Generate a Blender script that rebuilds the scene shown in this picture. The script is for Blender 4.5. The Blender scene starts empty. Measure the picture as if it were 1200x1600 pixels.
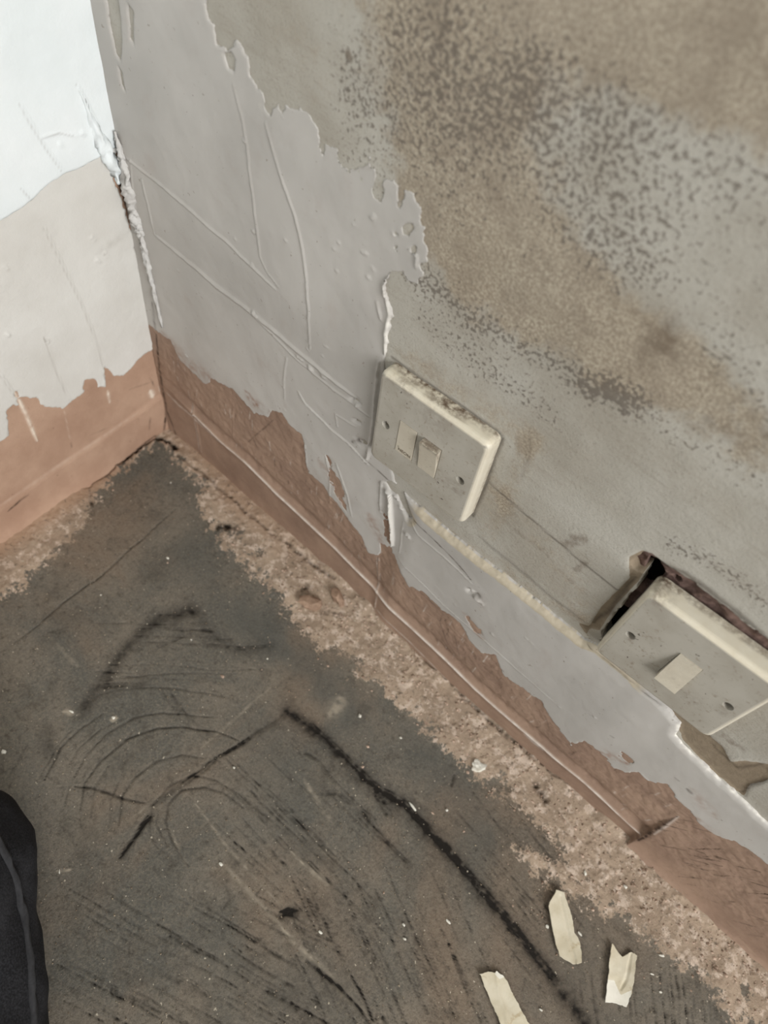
import bpy, bmesh, math, random
import numpy as np
from mathutils import Vector, Matrix
random.seed(7)
SC = bpy.context.scene
COL = SC.collection

# ------------------------------------------------------------------ camera
# world: room corner at the origin, wall_right is the plane Y=0 (room at Y<0), wall_left is X=0, floor Z=0
F_PX = 1095.611
CAM = np.array([0.43977212, -0.27136832, 0.64271206])
ROT = np.array([[0.7409107647241632, 0.6558776473660967, 0.14448442961568397],
                [0.6196388766673296, -0.5846011545955435, -0.5237262190954424],
                [-0.25903455606985243, 0.47756256315908113, -0.839544577155152]])
cd = bpy.data.cameras.new('camera'); cam = bpy.data.objects.new('camera', cd); COL.objects.link(cam)
m = Matrix([[ROT[0][i], -ROT[1][i], -ROT[2][i], CAM[i]] for i in range(3)] + [[0, 0, 0, 1]])
cam.matrix_world = m
cd.sensor_fit = 'VERTICAL'; cd.sensor_height = 36.0; cd.sensor_width = 27.0
cd.lens = 36.0 * F_PX / 1600.0
cd.clip_start = 0.02; cd.clip_end = 50
cd.dof.use_dof = True; cd.dof.focus_distance = 0.49; cd.dof.aperture_fstop = 6.0
SC.camera = cam

# ------------------------------------------------------------------ world, daylight, exposure
w = bpy.data.worlds.new('World'); SC.world = w; w.use_nodes = True
w.node_tree.nodes['Background'].inputs[0].default_value = (0.80, 0.90, 1.0, 1)
w.node_tree.nodes['Background'].inputs[1].default_value = 1.5
ld = bpy.data.lights.new('window_daylight', 'AREA'); ld.shape = 'RECTANGLE'; ld.size = 1.5; ld.size_y = 1.35
ld.energy = 62; ld.color = (1.0, 0.99, 0.972)
lo = bpy.data.objects.new('window_daylight', ld); COL.objects.link(lo)
lo.location = (2.86, -1.15, 1.55); lo.rotation_euler = (0, math.radians(90), 0)
vs = SC.view_settings; vs.view_transform = 'Standard'; vs.look = 'None'; vs.gamma = 1; vs.use_curve_mapping = False
vs.exposure = 0.75
SC.cycles.max_bounces = 5; SC.cycles.diffuse_bounces = 3; SC.cycles.glossy_bounces = 2; SC.cycles.caustics_reflective = False; SC.cycles.caustics_refractive = False

# ------------------------------------------------------------------ helpers
def ray(u, v, ax, val):
    d = ROT.T @ np.array([(u - 600) / F_PX, (v - 800) / F_PX, 1.0])
    return CAM + d * ((val - CAM[ax]) / d[ax])
# measured points of the photograph carried onto the real planes of the room
def rw(pts, y=0.0): return [(p[0], p[2]) for p in (ray(u, v, 1, y) for u, v in pts)]
def lw(pts, x=0.0): return [(-p[1], p[2]) for p in (ray(u, v, 0, x) for u, v in pts)]
def fl(pts, z=0.0): return [(p[0], -p[1]) for p in (ray(u, v, 2, z) for u, v in pts)]

_tab = np.random.RandomState(3).rand(16, 256, 256)
def noise(x, y, seed=0):
    t = _tab[seed % 16]
    xi = np.floor(x).astype(int); yi = np.floor(y).astype(int)
    fx = x - xi; fy = y - yi
    fx = fx * fx * (3 - 2 * fx); fy = fy * fy * (3 - 2 * fy)
    a = t[xi & 255, yi & 255]; b = t[(xi + 1) & 255, yi & 255]
    c = t[xi & 255, (yi + 1) & 255]; d = t[(xi + 1) & 255, (yi + 1) & 255]
    return (a * (1 - fx) + b * fx) * (1 - fy) + (c * (1 - fx) + d * fx) * fy - 0.5
def fbm(x, y, scale, octs=4, seed=0, gain=0.5):
    r = 0; a = 1.0
    for o in range(octs):
        r = r + a * noise(x * scale + 17.3 * o, y * scale + 9.1 * o, seed + o); scale *= 2.03; a *= gain
    return r
def sm(x, a, b):
    t = np.clip((x - a) / (b - a), 0, 1); return t * t * (3 - 2 * t)

class Grid:
    def __init__(s, us, vs_):
        s.us = np.array(us); s.vs = np.array(vs_); s.U, s.V = np.meshgrid(s.us, s.vs, indexing='ij')
    def zeros(s): return np.zeros_like(s.U)
    def poly(s, pts, sdf=True):
        """signed distance to a closed polygon, negative inside"""
        P = np.array(pts); Q = np.roll(P, -1, 0)
        U, V = s.U, s.V; D = np.full(U.shape, 1e9); ins = np.zeros(U.shape, bool)
        for (ax, ay), (bx, by) in zip(P, Q):
            ex, ey = bx - ax, by - ay; L = ex * ex + ey * ey + 1e-18
            t = np.clip(((U - ax) * ex + (V - ay) * ey) / L, 0, 1)
            D = np.minimum(D, (U - ax - t * ex) ** 2 + (V - ay - t * ey) ** 2)
            c = (ay > V) != (by > V)
            if ey != 0: ins ^= c & (U < ex * (V - ay) / ey + ax)
        D = np.sqrt(D); return np.where(ins, -D, D)
    def stroke(s, A, pts, width, amp, wob=0.0, rough=0.0, taper=True, mode='add', power=2.0, seed=5):
        P = np.array(pts); r = width * 2.6 + wob
        i0, i1 = np.searchsorted(s.us, [P[:, 0].min() - r, P[:, 0].max() + r])
        j0, j1 = np.searchsorted(s.vs, [P[:, 1].min() - r, P[:, 1].max() + r])
        if i1 <= i0 or j1 <= j0: return
        U = s.U[i0:i1, j0:j1]; V = s.V[i0:i1, j0:j1]
        if wob:
            V = V + wob * fbm(U, V, 60, 3, seed); U = U + wob * fbm(U, V, 55, 3, seed + 3)
        D = np.full(U.shape, 1e9); T = np.zeros(U.shape)
        seg = np.linalg.norm(P[1:] - P[:-1], axis=1); cum = np.concatenate([[0], np.cumsum(seg)]); tot = cum[-1]
        for k in range(len(P) - 1):
            ex, ey = P[k + 1] - P[k]; L = ex * ex + ey * ey + 1e-18
            t = np.clip(((U - P[k, 0]) * ex + (V - P[k, 1]) * ey) / L, 0, 1)
            d = (U - P[k, 0] - t * ex) ** 2 + (V - P[k, 1] - t * ey) ** 2
            T = np.where(d < D, (cum[k] + t * seg[k]) / tot, T); D = np.minimum(D, d)
        D = np.sqrt(D); W = width
        if taper: W = width * (0.25 + 0.75 * np.sqrt(np.clip(4 * T * (1 - T), 0.0, 1)))
        g = np.exp(-(D / W) ** power) * amp
        if rough: g = g * np.clip(1 + rough * 2.6 * fbm(s.U[i0:i1, j0:j1], s.V[i0:i1, j0:j1], 260, 3, seed + 1), 0, 2)
        if mode == 'add': A[i0:i1, j0:j1] += g
        else: A[i0:i1, j0:j1] = np.maximum(A[i0:i1, j0:j1], g)

def FRAME_R(u, v, h): return np.stack([u, -h, v], -1)
def FRAME_L(u, v, h): return np.stack([h, -u, v], -1)
def FRAME_F(u, v, h): return np.stack([u, -v, h], -1)

def sheet(name, G, frame, H, S, attrs, mat, parent=None, skirt=0.004, smooth=True, flip=False, cull=None):
    """height-field layer over the part of the grid where S<0; its rim is snapped to S=0 and turned down by `skirt`"""
    U = G.U.copy(); V = G.V.copy(); n, mm = U.shape
    if S is None: ins = np.ones(U.shape, bool)
    else:
        ins = S < 0
        gu = np.gradient(S, G.us, axis=0); gv = np.gradient(S, G.vs, axis=1); g2 = gu * gu + gv * gv + 1e-9
        step = np.minimum(np.gradient(G.us)[:, None], np.gradient(G.vs)[None, :])
        k = np.clip(S / np.sqrt(g2), 0, 1.2 * step) / np.sqrt(g2)
        U = np.where(ins, U, U - k * gu); V = np.where(ins, V, V - k * gv)
    cell = ins[:-1, :-1] | ins[1:, :-1] | ins[:-1, 1:] | ins[1:, 1:]
    if cull is not None:
        c = cull; cell &= ~(c[:-1, :-1] & c[1:, :-1] & c[:-1, 1:] & c[1:, 1:])
    ids = np.arange(n * mm).reshape(n, mm)
    q = np.stack([ids[:-1, :-1], ids[1:, :-1], ids[1:, 1:], ids[:-1, 1:]], -1)[cell]
    co = frame(U, V, H).reshape(-1, 3)
    att = {k: np.asarray(a).reshape(-1) for k, a in attrs.items()}
    # rim
    if skirt:
        e = np.concatenate([q[:, [0, 1]], q[:, [1, 2]], q[:, [2, 3]], q[:, [3, 0]]])
        key = np.sort(e, 1); key = key[:, 0].astype(np.int64) * (n * mm) + key[:, 1]
        uq, idx, cnt = np.unique(key, return_index=True, return_counts=True)
        rim = e[idx[cnt == 1]]
        rv = np.unique(rim); mp = np.zeros(n * mm, int); mp[rv] = len(co) + np.arange(len(rv))
        low = frame(U.ravel()[rv], V.ravel()[rv], H.ravel()[rv] - skirt)
        co = np.concatenate([co, low]); att = {k: np.concatenate([a, a[rv]]) for k, a in att.items()}
        q = np.concatenate([q, np.stack([rim[:, 1], rim[:, 0], mp[rim[:, 0]], mp[rim[:, 1]]], -1)])
    used = np.unique(q); mp = np.zeros(len(co), int); mp[used] = np.arange(len(used))
    q = mp[q]; co = co[used]; att = {k: a[used] for k, a in att.items()}
    if flip: q = q[:, ::-1]
    me = bpy.data.meshes.new(name)
    me.vertices.add(len(co)); me.vertices.foreach_set('co', co.astype(np.float32).ravel())
    me.loops.add(q.size); me.loops.foreach_set('vertex_index', q.astype(np.int32).ravel())
    me.polygons.add(len(q)); me.polygons.foreach_set('loop_start', (np.arange(len(q)) * 4).astype(np.int32))
    me.polygons.foreach_set('use_smooth', np.full(len(q), smooth))
    for k, a in att.items():
        me.attributes.new(k, 'FLOAT', 'POINT').data.foreach_set('value', a.astype(np.float32))
    me.materials.append(mat); me.update(); me.validate()
    o = bpy.data.objects.new(name, me); COL.objects.link(o); o.parent = parent
    return o

def link(name, bm, mat, parent=None, smooth=False):
    bmesh.ops.recalc_face_normals(bm, faces=bm.faces)
    me = bpy.data.meshes.new(name); bm.to_mesh(me); bm.free()
    if smooth: me.polygons.foreach_set('use_smooth', [True] * len(me.polygons))
    me.materials.append(mat); o = bpy.data.objects.new(name, me); COL.objects.link(o); o.parent = parent
    return o
def empty(name, loc, rot=None):
    o = bpy.data.objects.new(name, None); COL.objects.link(o); o.location = loc; o.empty_display_size = 0.02
    if rot is not None: o.rotation_euler = rot
    return o
def tag(o, label=None, cat=None, group=None, kind=None):
    if label: o['label'] = label
    if cat: o['category'] = cat
    if group: o['group'] = group
    if kind: o['kind'] = kind
    return o
def box(bm, x0, x1, y0, y1, z0, z1):
    v = [bm.verts.new((x, y, z)) for x in (x0, x1) for y in (y0, y1) for z in (z0, z1)]
    for f in ((0, 1, 3, 2), (4, 6, 7, 5), (0, 4, 5, 1), (2, 3, 7, 6), (0, 2, 6, 4), (1, 5, 7, 3)): bm.faces.new([v[i] for i in f])
def frange(a, b, st): return list(np.arange(a, b, st))

# ------------------------------------------------------------------ node materials
def srgb(r, g, b):
    f = lambda c: (c / 255 / 12.92) if c / 255 <= .04045 else ((c / 255 + .055) / 1.055) ** 2.4
    return (f(r), f(g), f(b), 1)
class Mat:
    def __init__(s, name, rough=0.85, spec=0.3):
        s.m = bpy.data.materials.new(name); s.m.use_nodes = True; s.nt = s.m.node_tree
        s.b = s.nt.nodes['Principled BSDF']; s.b.inputs['Roughness'].default_value = rough
        s.b.inputs['Specular IOR Level'].default_value = spec
        s.co = s.nt.nodes.new('ShaderNodeTexCoord').outputs['Object']
    def put(s, sock, v):
        if isinstance(v, bpy.types.NodeSocket): s.nt.links.new(v, sock)
        elif v is not None: sock.default_value = v
    def noise(s, scale, detail=4, rough=0.55, dist=0.0, stretch=None):
        n = s.nt.nodes.new('ShaderNodeTexNoise'); c = s.co
        if stretch:
            mp = s.nt.nodes.new('ShaderNodeMapping'); s.put(mp.inputs['Vector'], c); mp.inputs['Scale'].default_value = stretch; c = mp.outputs[0]
        s.put(n.inputs['Vector'], c); n.inputs['Scale'].default_value = scale; n.inputs['Detail'].default_value = detail
        n.inputs['Roughness'].default_value = rough; n.inputs['Distortion'].default_value = dist
        return n.outputs['Fac']
    def voro(s, scale, rnd=1.0):
        n = s.nt.nodes.new('ShaderNodeTexVoronoi'); s.put(n.inputs['Vector'], s.co); n.inputs['Scale'].default_value = scale
        n.inputs['Randomness'].default_value = rnd; return n.outputs['Distance']
    def attr(s, name):
        n = s.nt.nodes.new('ShaderNodeAttribute'); n.attribute_name = name; return n.outputs['Fac']
    def math(s, op, a, b=None, c=None, clamp=False):
        n = s.nt.nodes.new('ShaderNodeMath'); n.operation = op; n.use_clamp = clamp
        s.put(n.inputs[0], a); s.put(n.inputs[1], b)
        if c is not None: s.put(n.inputs[2], c)
        return n.outputs[0]
    def step(s, x, a, b):
        n = s.nt.nodes.new('ShaderNodeMapRange'); n.interpolation_type = 'SMOOTHSTEP'
        s.put(n.inputs[0], x); s.put(n.inputs[1], a); s.put(n.inputs[2], b); return n.outputs[0]
    def mix(s, f, a, b, mode='MIX'):
        n = s.nt.nodes.new('ShaderNodeMix'); n.data_type = 'RGBA'; n.blend_type = mode
        s.put(n.inputs[0], f); s.put(n.inputs[6], a); s.put(n.inputs[7], b); return n.outputs[2]
    def bump(s, h, strength=0.3, dist=0.001, prev=None):
        n = s.nt.nodes.new('ShaderNodeBump'); s.put(n.inputs['Height'], h); n.inputs['Strength'].default_value = strength
        n.inputs['Distance'].default_value = dist
        if prev is not None: s.put(n.inputs['Normal'], prev)
        s.put(s.b.inputs['Normal'], n.outputs[0]); return n.outputs[0]
    def color(s, c): s.put(s.b.inputs['Base Color'], c); return s.m

# old painted wall with mould
M = Mat('old_mouldy_paint', 0.8)
grey = M.mix(M.step(M.noise(14, 3), .35, .68), srgb(177, 173, 164), srgb(160, 154, 143))
grain = M.noise(620, 4, .65)
gran = M.mix(M.step(grain, .36, .66), srgb(138, 124, 107), srgb(180, 169, 150))
gran = M.mix(M.math('MULTIPLY', M.step(M.noise(45, 4, .6), .42, .68), .55), gran, srgb(128, 114, 98))
st = M.math('ADD', M.attr('stain'), M.math('MULTIPLY', M.math('SUBTRACT', M.noise(120, 5, .65), .5), 1.15))
c = M.mix(M.math('MULTIPLY', M.step(st, .20, .80), .85), grey, gran)
blot = M.math('ADD', M.attr('dirt'), M.math('MULTIPLY', M.math('SUBTRACT', M.noise(210, 4, .6), .5), .9))
c = M.mix(M.math('MULTIPLY', M.step(blot, .2, .75), .72), c, srgb(104, 90, 76))
sp = M.math('ADD', M.attr('spot'), M.math('MULTIPLY', M.math('SUBTRACT', M.noise(400, 3, .6), .5), 2.6))
c = M.mix(M.math('MULTIPLY', M.step(sp, .50, .82), .80), c, srgb(98, 90, 82))
c = M.mix(M.math('MULTIPLY', M.step(M.noise(900, 2), .54, .75), .40), c, srgb(120, 110, 98))
bare = M.step(M.math('ADD', M.attr('bare'), M.math('MULTIPLY', M.math('SUBTRACT', M.noise(150, 4), .5), .5)), .42, .5)
c = M.mix(bare, c, M.mix(M.noise(180, 4), srgb(118, 104, 88), srgb(150, 136, 116)))
c = M.mix(M.math('MULTIPLY', M.attr('line'), .85, clamp=True), c, srgb(62, 52, 44))
c = M.mix(M.math('MULTIPLY', M.step(M.noise(120, 5, .65, 0, (.22, 1, 2.0)), .48, .72), .22), c, srgb(134, 124, 110))
b1 = M.bump(M.noise(300, 5, .65), .2, .001)
b1 = M.bump(sp, .25, .0006, b1)
MOULD = M.color(c)

# grey skim paint
M = Mat('grey_skim_paint', 0.62, .4)
c = M.mix(M.step(M.noise(9, 3), .3, .7), srgb(187, 183, 178), srgb(171, 167, 162))
c = M.mix(M.math('MULTIPLY', M.step(M.noise(38, 5, .6), .55, .75), .25), c, srgb(160, 146, 138))
c = M.mix(M.step(M.attr('tan'), .2, .9), c, M.mix(M.noise(200, 4), srgb(160, 148, 130), srgb(196, 186, 166)))
c = M.mix(M.math('MULTIPLY', M.attr('rub'), 1.0, clamp=True), c, srgb(150, 124, 110))
c = M.mix(M.math('MULTIPLY', M.attr('line'), .9, clamp=True), c, srgb(70, 58, 50))
c = M.mix(M.math('MULTIPLY', M.attr('lite'), .8, clamp=True), c, srgb(226, 222, 214))
c = M.mix(M.math('MULTIPLY', M.step(M.noise(260, 2), .70, .76), .5), c, srgb(120, 104, 92))
b1 = M.bump(M.noise(60, 4), .15, .002); M.bump(M.noise(500, 4), .12, .0006, b1)
SKIM = M.color(c)

# brown undercoat plaster
M = Mat('brown_plaster', 0.75, .3)
c = M.mix(M.step(M.noise(16, 5, .65), .3, .72), srgb(162, 136, 118), srgb(138, 114, 99))
c = M.mix(M.math('MULTIPLY', M.step(M.noise(220, 4, .7), .5, .75), .3), c, srgb(112, 92, 78))
c = M.mix(M.math('MULTIPLY', M.step(M.noise(130, 5, .65, 0, (.35, 1, 2.2)), .5, .72), .35), c, srgb(166, 144, 124))
c = M.mix(M.math('MULTIPLY', M.attr('pale'), 1.0, clamp=True), c, srgb(218, 209, 200))
c = M.mix(M.math('MULTIPLY', M.attr('line'), .9, clamp=True), c, srgb(58, 42, 32))
b1 = M.bump(M.noise(90, 5, .6), .3, .002); M.bump(M.noise(500, 4), .25, .0008, b1)
BROWN = M.color(c)

# left wall
M = Mat('left_brown_plaster', 0.8, .25)
c = M.mix(M.step(M.noise(18, 4, .6), .3, .72), srgb(180, 150, 129), srgb(162, 131, 111))
c = M.mix(M.math('MULTIPLY', M.attr('pale'), 1.0, clamp=True), c, srgb(222, 208, 192))
c = M.mix(M.math('MULTIPLY', M.attr('line'), .9, clamp=True), c, srgb(58, 42, 32))
c = M.mix(M.math('MULTIPLY', M.step(M.noise(240, 3), .68, .76), .5), c, srgb(110, 82, 64))
b1 = M.bump(M.noise(90, 5, .6), .3, .002); M.bump(M.noise(500, 4), .25, .0008, b1)
LBROWN = M.color(c)
def paintmat(name, a, b):
    M = Mat(name, .7, .35)
    c = M.mix(M.step(M.noise(12, 3), .3, .7), a, b)
    c = M.mix(M.math('MULTIPLY', M.attr('line'), .8, clamp=True), c, srgb(120, 110, 100))
    b1 = M.bump(M.noise(70, 4), .25, .002); M.bump(M.noise(420, 4), .15, .0006, b1)
    return M.color(c)
CREAM = paintmat('cream_paint', srgb(212, 210, 205), srgb(202, 199, 193))
WHITE = paintmat('white_paint', srgb(228, 232, 233), srgb(220, 226, 227))
FILLER = paintmat('filler', srgb(206, 205, 202), srgb(178, 174, 170))

# floor
M = Mat('concrete_floor', 0.88, .25)
c = M.mix(M.step(M.noise(11, 5, .62, .6), .32, .68), srgb(120, 112, 101), srgb(93, 91, 85))
c = M.mix(M.math('MULTIPLY', M.step(M.noise(5, 4, .6, .8), .5, .68), .55), c, srgb(130, 110, 92))
c = M.mix(M.math('MULTIPLY', M.step(M.noise(420, 4, .7), .4, .7), .35), c, srgb(148, 138, 122))
c = M.mix(M.math('MULTIPLY', M.step(M.noise(170, 6, .72), .50, .70), .6), c, srgb(66, 60, 52))
c = M.mix(M.math('MULTIPLY', M.step(M.noise(30, 6, .7, .5), .5, .7), .45), c, srgb(74, 68, 60))
c = M.mix(M.math('MULTIPLY', M.step(M.noise(900, 3, .6), .5, .72), .45), c, srgb(58, 54, 48))
c = M.mix(M.math('MULTIPLY', M.attr('cool'), .7, clamp=True), c, srgb(82, 83, 79))
c = M.mix(M.math('MULTIPLY', M.attr('lite'), .8, clamp=True), c, srgb(160, 150, 134))
c = M.mix(M.math('MULTIPLY', M.attr('dark'), .95, clamp=True), c, srgb(30, 26, 22))
pls = M.math('ADD', M.math('ADD', M.attr('plaster'), M.math('MULTIPLY', M.math('SUBTRACT', M.noise(330, 4, .65), .5), .8)), M.math('MULTIPLY', M.math('SUBTRACT', M.noise(75, 7, .74), .5), 1.5))
pc = M.mix(M.step(M.noise(22, 5, .65), .35, .68), srgb(152, 134, 116), srgb(180, 160, 140))
pc = M.mix(M.math('MULTIPLY', M.step(M.noise(95, 6, .72), .50, .60), .8), pc, srgb(212, 194, 178))
pc = M.mix(M.math('MULTIPLY', M.attr('wet'), .85, clamp=True), pc, srgb(166, 136, 112))
pc = M.mix(M.math('MULTIPLY', M.step(M.noise(260, 5, .7), .56, .68), .7), pc, srgb(92, 82, 72))
c = M.mix(M.math('MULTIPLY', M.step(pls, .43, .53), .92), c, pc)
c = M.mix(M.math('MULTIPLY', M.attr('line'), .95, clamp=True), c, srgb(34, 26, 20))
c = M.mix(M.math('MULTIPLY', M.step(M.noise(330, 1), .745, .77), .8), c, srgb(190, 180, 162))
b1 = M.bump(M.noise(140, 6, .7), .45, .0022); M.bump(M.noise(520, 5, .7), .5, .0012, b1)
FLOOR = M.color(c)

# plastic of the switch plates
def plastic(name, face, warm):
    M = Mat(name, .45, .4)
    c = M.mix(M.step(M.noise(45, 4), .35, .7), face, warm)
    c = M.mix(M.math('MULTIPLY', M.step(M.noise(320, 4, .6), .56, .74), .55), c, srgb(120, 104, 84))
    c = M.mix(M.math('MULTIPLY', M.step(M.noise(210, 2), .725, .74), .85), c, srgb(60, 50, 42))
    c = M.mix(M.math('MULTIPLY', M.attr('yellow'), .9, clamp=True), c, M.mix(M.noise(160, 5), srgb(206, 195, 172), srgb(226, 220, 204)))
    dd = M.math('MULTIPLY', M.attr('dirt'), M.step(M.noise(240, 5, .7), .3, .65), clamp=True)
    c = M.mix(dd, c, srgb(92, 74, 58))
    M.bump(M.noise(260, 4), .12, .0006)
    return M.color(c)
PLASTIC = plastic('aged_plastic', srgb(174, 169, 159), srgb(162, 156, 145))
ROCKER = plastic('rocker_plastic', srgb(184, 176, 162), srgb(172, 163, 149))
def plain(name, c, rough=.7, c2=None, sc=60):
    M = Mat(name, rough); return M.color(M.mix(M.step(M.noise(sc, 5, .6), .35, .65), c, c2 or tuple(x * .75 for x in c[:3]) + (1,)))
DARK = plain('dark_recess', srgb(30, 25, 21))
METAL = plain('dull_metal', srgb(112, 108, 102), .45)
LETTER = plain('worn_lettering', srgb(112, 100, 86))
SCREW = plain('tarnished_screw', srgb(52, 44, 36), .6)

# ------------------------------------------------------------------ the measured outlines
SKIM_EDGE = [(322, -40), (326, 30), (337, 37), (341, 71), (356, 78), (371, 67), (390, 90), (397, 124), (409, 142), (412, 176), (424, 180),
    (435, 161), (446, 187), (450, 169), (469, 169), (484, 176), (495, 191), (499, 225), (504, 246), (510, 225), (525, 236), (536, 259),
    (547, 270), (559, 255), (577, 251), (589, 270), (585, 292), (576, 311), (600, 324), (596, 296), (607, 283), (619, 292), (626, 324),
    (632, 296), (649, 300), (656, 319), (662, 337), (664, 367), (667, 382), (664, 405), (652, 412), (656, 427), (649, 437), (637, 435),
    (626, 420), (615, 427), (600, 442), (604, 461), (613, 480), (607, 499), (611, 517), (606, 544), (600, 560), (606, 600), (606, 660),
    (612, 720), (617, 752), (640, 776), (690, 818), (740, 858), (790, 896), (850, 944), (915, 996), (935, 1005), (980, 1040), (1040, 1098), (1062, 1130),
    (1058, 1148), (1072, 1166), (1112, 1204), (1160, 1246), (1200, 1284), (1300, 1375)]
PAINT_EDGE = [(245, 515), (256, 522), (268, 530), (283, 560), (303, 580), (320, 598), (328, 600), (332, 590), (350, 600), (367, 608), (383, 627), (397, 643), (420, 650),
    (427, 640), (443, 643), (453, 660), (473, 677), (478, 693), (482, 737), (507, 757), (517, 773), (530, 787), (550, 817), (567, 840), (577, 862),
    (593, 867), (598, 850), (610, 853), (622, 866), (630, 888), (644, 910), (670, 921), (696, 946), (725, 965), (740, 994), (758, 1012), (780, 1016), (795, 1049), (824, 1067),
    (850, 1086), (864, 1108), (879, 1130), (897, 1155), (920, 1150), (942, 1167), (962, 1195), (982, 1200), (1002, 1200), (1020, 1216), (1047, 1220),
    (1060, 1242), (1080, 1260), (1095, 1280), (1117, 1300), (1150, 1310), (1170, 1322), (1195, 1340), (1300, 1420)]
HOLE = [(998, 868), (1016, 862), (1032, 875), (1062, 896), (1100, 922), (1150, 961), (1205, 1006), (1260, 1048), (1240, 1080), (1200, 1090), (1110, 1135),
    (1060, 1100), (990, 1045), (938, 1004), (940, 986), (962, 955), (986, 926), (1002, 908), (1006, 898), (990, 892), (986, 878)]
RIDGE = [(262, 612), (300, 650), (340, 690), (380, 724), (430, 775), (510, 850), (590, 930), (680, 1012), (745, 1075), (850, 1165), (985, 1290), (1000, 1303)]
CUT = rw([(1062, 1268), (990, 1306)])

# ------------------------------------------------------------------ wall_right (old mouldy wall) with its plaster skim and grey paint
us = frange(0, 0.80, 0.0015) + [0.80, 0.83, 0.9, 1.2, 2.0, 3.0]
zs = [-0.02] + frange(0, 0.62, 0.0015) + [0.62, 0.66, 0.75, 1.2, 2.4]
G = Grid(us, zs)
skim_pts = rw(SKIM_EDGE)
far = [(1.2, skim_pts[-1][1]), (1.2, -0.1), (-0.1, -0.1), (-0.1, 0.62), (skim_pts[0][0], 0.62)]
near_edge = lambda g: g.poly(skim_pts + far) + (0.0016 + .0030 * sm(g.V, .31, .34)) * fbm(g.U, g.V, 130, 4, 2, .6)
Sb = near_edge(G)
Hb = 0.0012 * fbm(G.U, G.V, 18, 4, 1) * sm(Sb, -.01, .03)
def blob(g, A, pts, wid, amp): g.stroke(A, pts, wid, amp, wob=wid * .5, taper=False)
stain = G.zeros(); spot = G.zeros(); dirt = G.zeros(); bare = G.zeros(); line = G.zeros()
for pts, wd, am in [
        ([(610, -60), (640, 60), (680, 180), (690, 300)], .030, .75), ([(700, 60), (760, 150), (800, 260)], .022, .5),
        ([(690, 330), (740, 400), (820, 420)], .030, .75), ([(720, 300), (850, 380), (960, 480), (1060, 560)], .016, .7),
        ([(760, 430), (880, 520), (1000, 590)], .022, .65), ([(1000, 560), (1100, 610), (1170, 690)], .018, .75),
        ([(820, 90), (950, 60), (1100, 40), (1200, 60)], .020, .75), ([(1000, 110), (1150, 160), (1210, 180)], .014, .6),
        ([(420, -20), (470, 60), (500, 130)], .022, .28), ([(740, -40), (900, -40), (1200, -40)], .02, .6),
        ([(640, 560), (700, 600), (790, 660), (830, 700)], .012, .48), ([(640, 790), (780, 880), (910, 975)], .012, .4),
        ([(740, 730), (850, 850), (920, 960)], .016, .36), ([(830, 690), (800, 760), (760, 830)], .010, .4)]:
    blob(G, stain, rw(pts), wd, am)
for pts, wd, am in [
        ([(640, -20), (630, 140), (590, 200), (570, 250)], .030, .36), ([(720, 20), (700, 180), (700, 300)], .032, .38),
        ([(790, 170), (830, 260), (880, 340), (960, 400)], .026, .42), ([(860, 130), (960, 190), (1080, 230), (1190, 280)], .020, .42),
        ([(650, 430), (740, 500), (850, 560), (960, 620)], .013, .62), ([(660, 500), (760, 570), (860, 640)], .010, .42), ([(700, 560), (800, 620), (900, 700)], .008, .22),
        ([(960, 600), (1060, 680), (1180, 740)], .016, .38), ([(1050, 850), (1120, 880), (1200, 945)], .008, .55),
        ([(960, 300), (1060, 380), (1180, 480)], .030, .26), ([(640, 600), (790, 700), (860, 720)], .008, .2), ([(1120, 560), (1200, 640)], .016, .35), ([(560, 60), (545, 150)], .014, .30)]:
    blob(G, spot, rw(pts), wd, am)
for pts, wd, am in [
        ([(985, 580), (1030, 540), (1060, 500)], .008, .42), ([(690, 240), (740, 270), (800, 330)], .014, .34), ([(670, 400), (720, 430)], .010, .3),
        ([(850, 70), (940, 120), (1000, 160)], .016, .30), ([(885, 848), (912, 838)], .006, .55), ([(900, 890), (912, 880)], .004, .5),
        ([(840, 400), (940, 450), (1060, 560)], .008, .3), ([(1080, 660), (1200, 690)], .01, .4), ([(545, 85), (548, 92)], .002, 1.0),
        ([(770, 800), (850, 860), (915, 930)], .004, .35), ([(1130, 1150), (1160, 1170)], .004, .5), ([(640, 120), (620, 240)], .012, .2)]:
    blob(G, dirt, rw(pts), wd, am)
G.stroke(line, rw([(765, 755), (830, 810), (900, 870), (965, 922)]), .0008, .75, taper=False)
G.stroke(line, rw([(830, 680), (825, 720), (815, 745)]), .0012, .3)
G.stroke(line, rw([(745, 835), (800, 880), (860, 930), (915, 972)]), .0018, .4, wob=.002)
ca, sa = math.cos(-.05292), math.sin(-.05292)
G.stroke(line, [(0.27472 + a * ca + b * sa, 0.23686 - a * sa + b * ca) for a, b in ((-.001, .0865), (.083, .0867), (.0865, .084), (.0865, .05), (.087, .03), (.0865, .0))], .0013, .8, wob=.001, taper=False)  # thin shadow painted on the wall along the upper plate's top and right
G.stroke(line, rw([(1010, 866), (1035, 880), (1070, 897), (1130, 940), (1200, 998)]), .0022, .8, wob=.003)
G.stroke(line, rw([(992, 905), (960, 940), (930, 975)]), .0028, .8, wob=.004)
G.stroke(line, rw([(1110, 1160), (1150, 1200), (1200, 1195)]), .0013, .6, wob=.003)
G.stroke(line, rw([(1160, 1243), (1170, 1228), (1200, 1215)]), .0013, .7, wob=.003)
G.stroke(line, rw([(925, 1140), (1170, 1120), (1180, 1105)]), .0007, .0)
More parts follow.
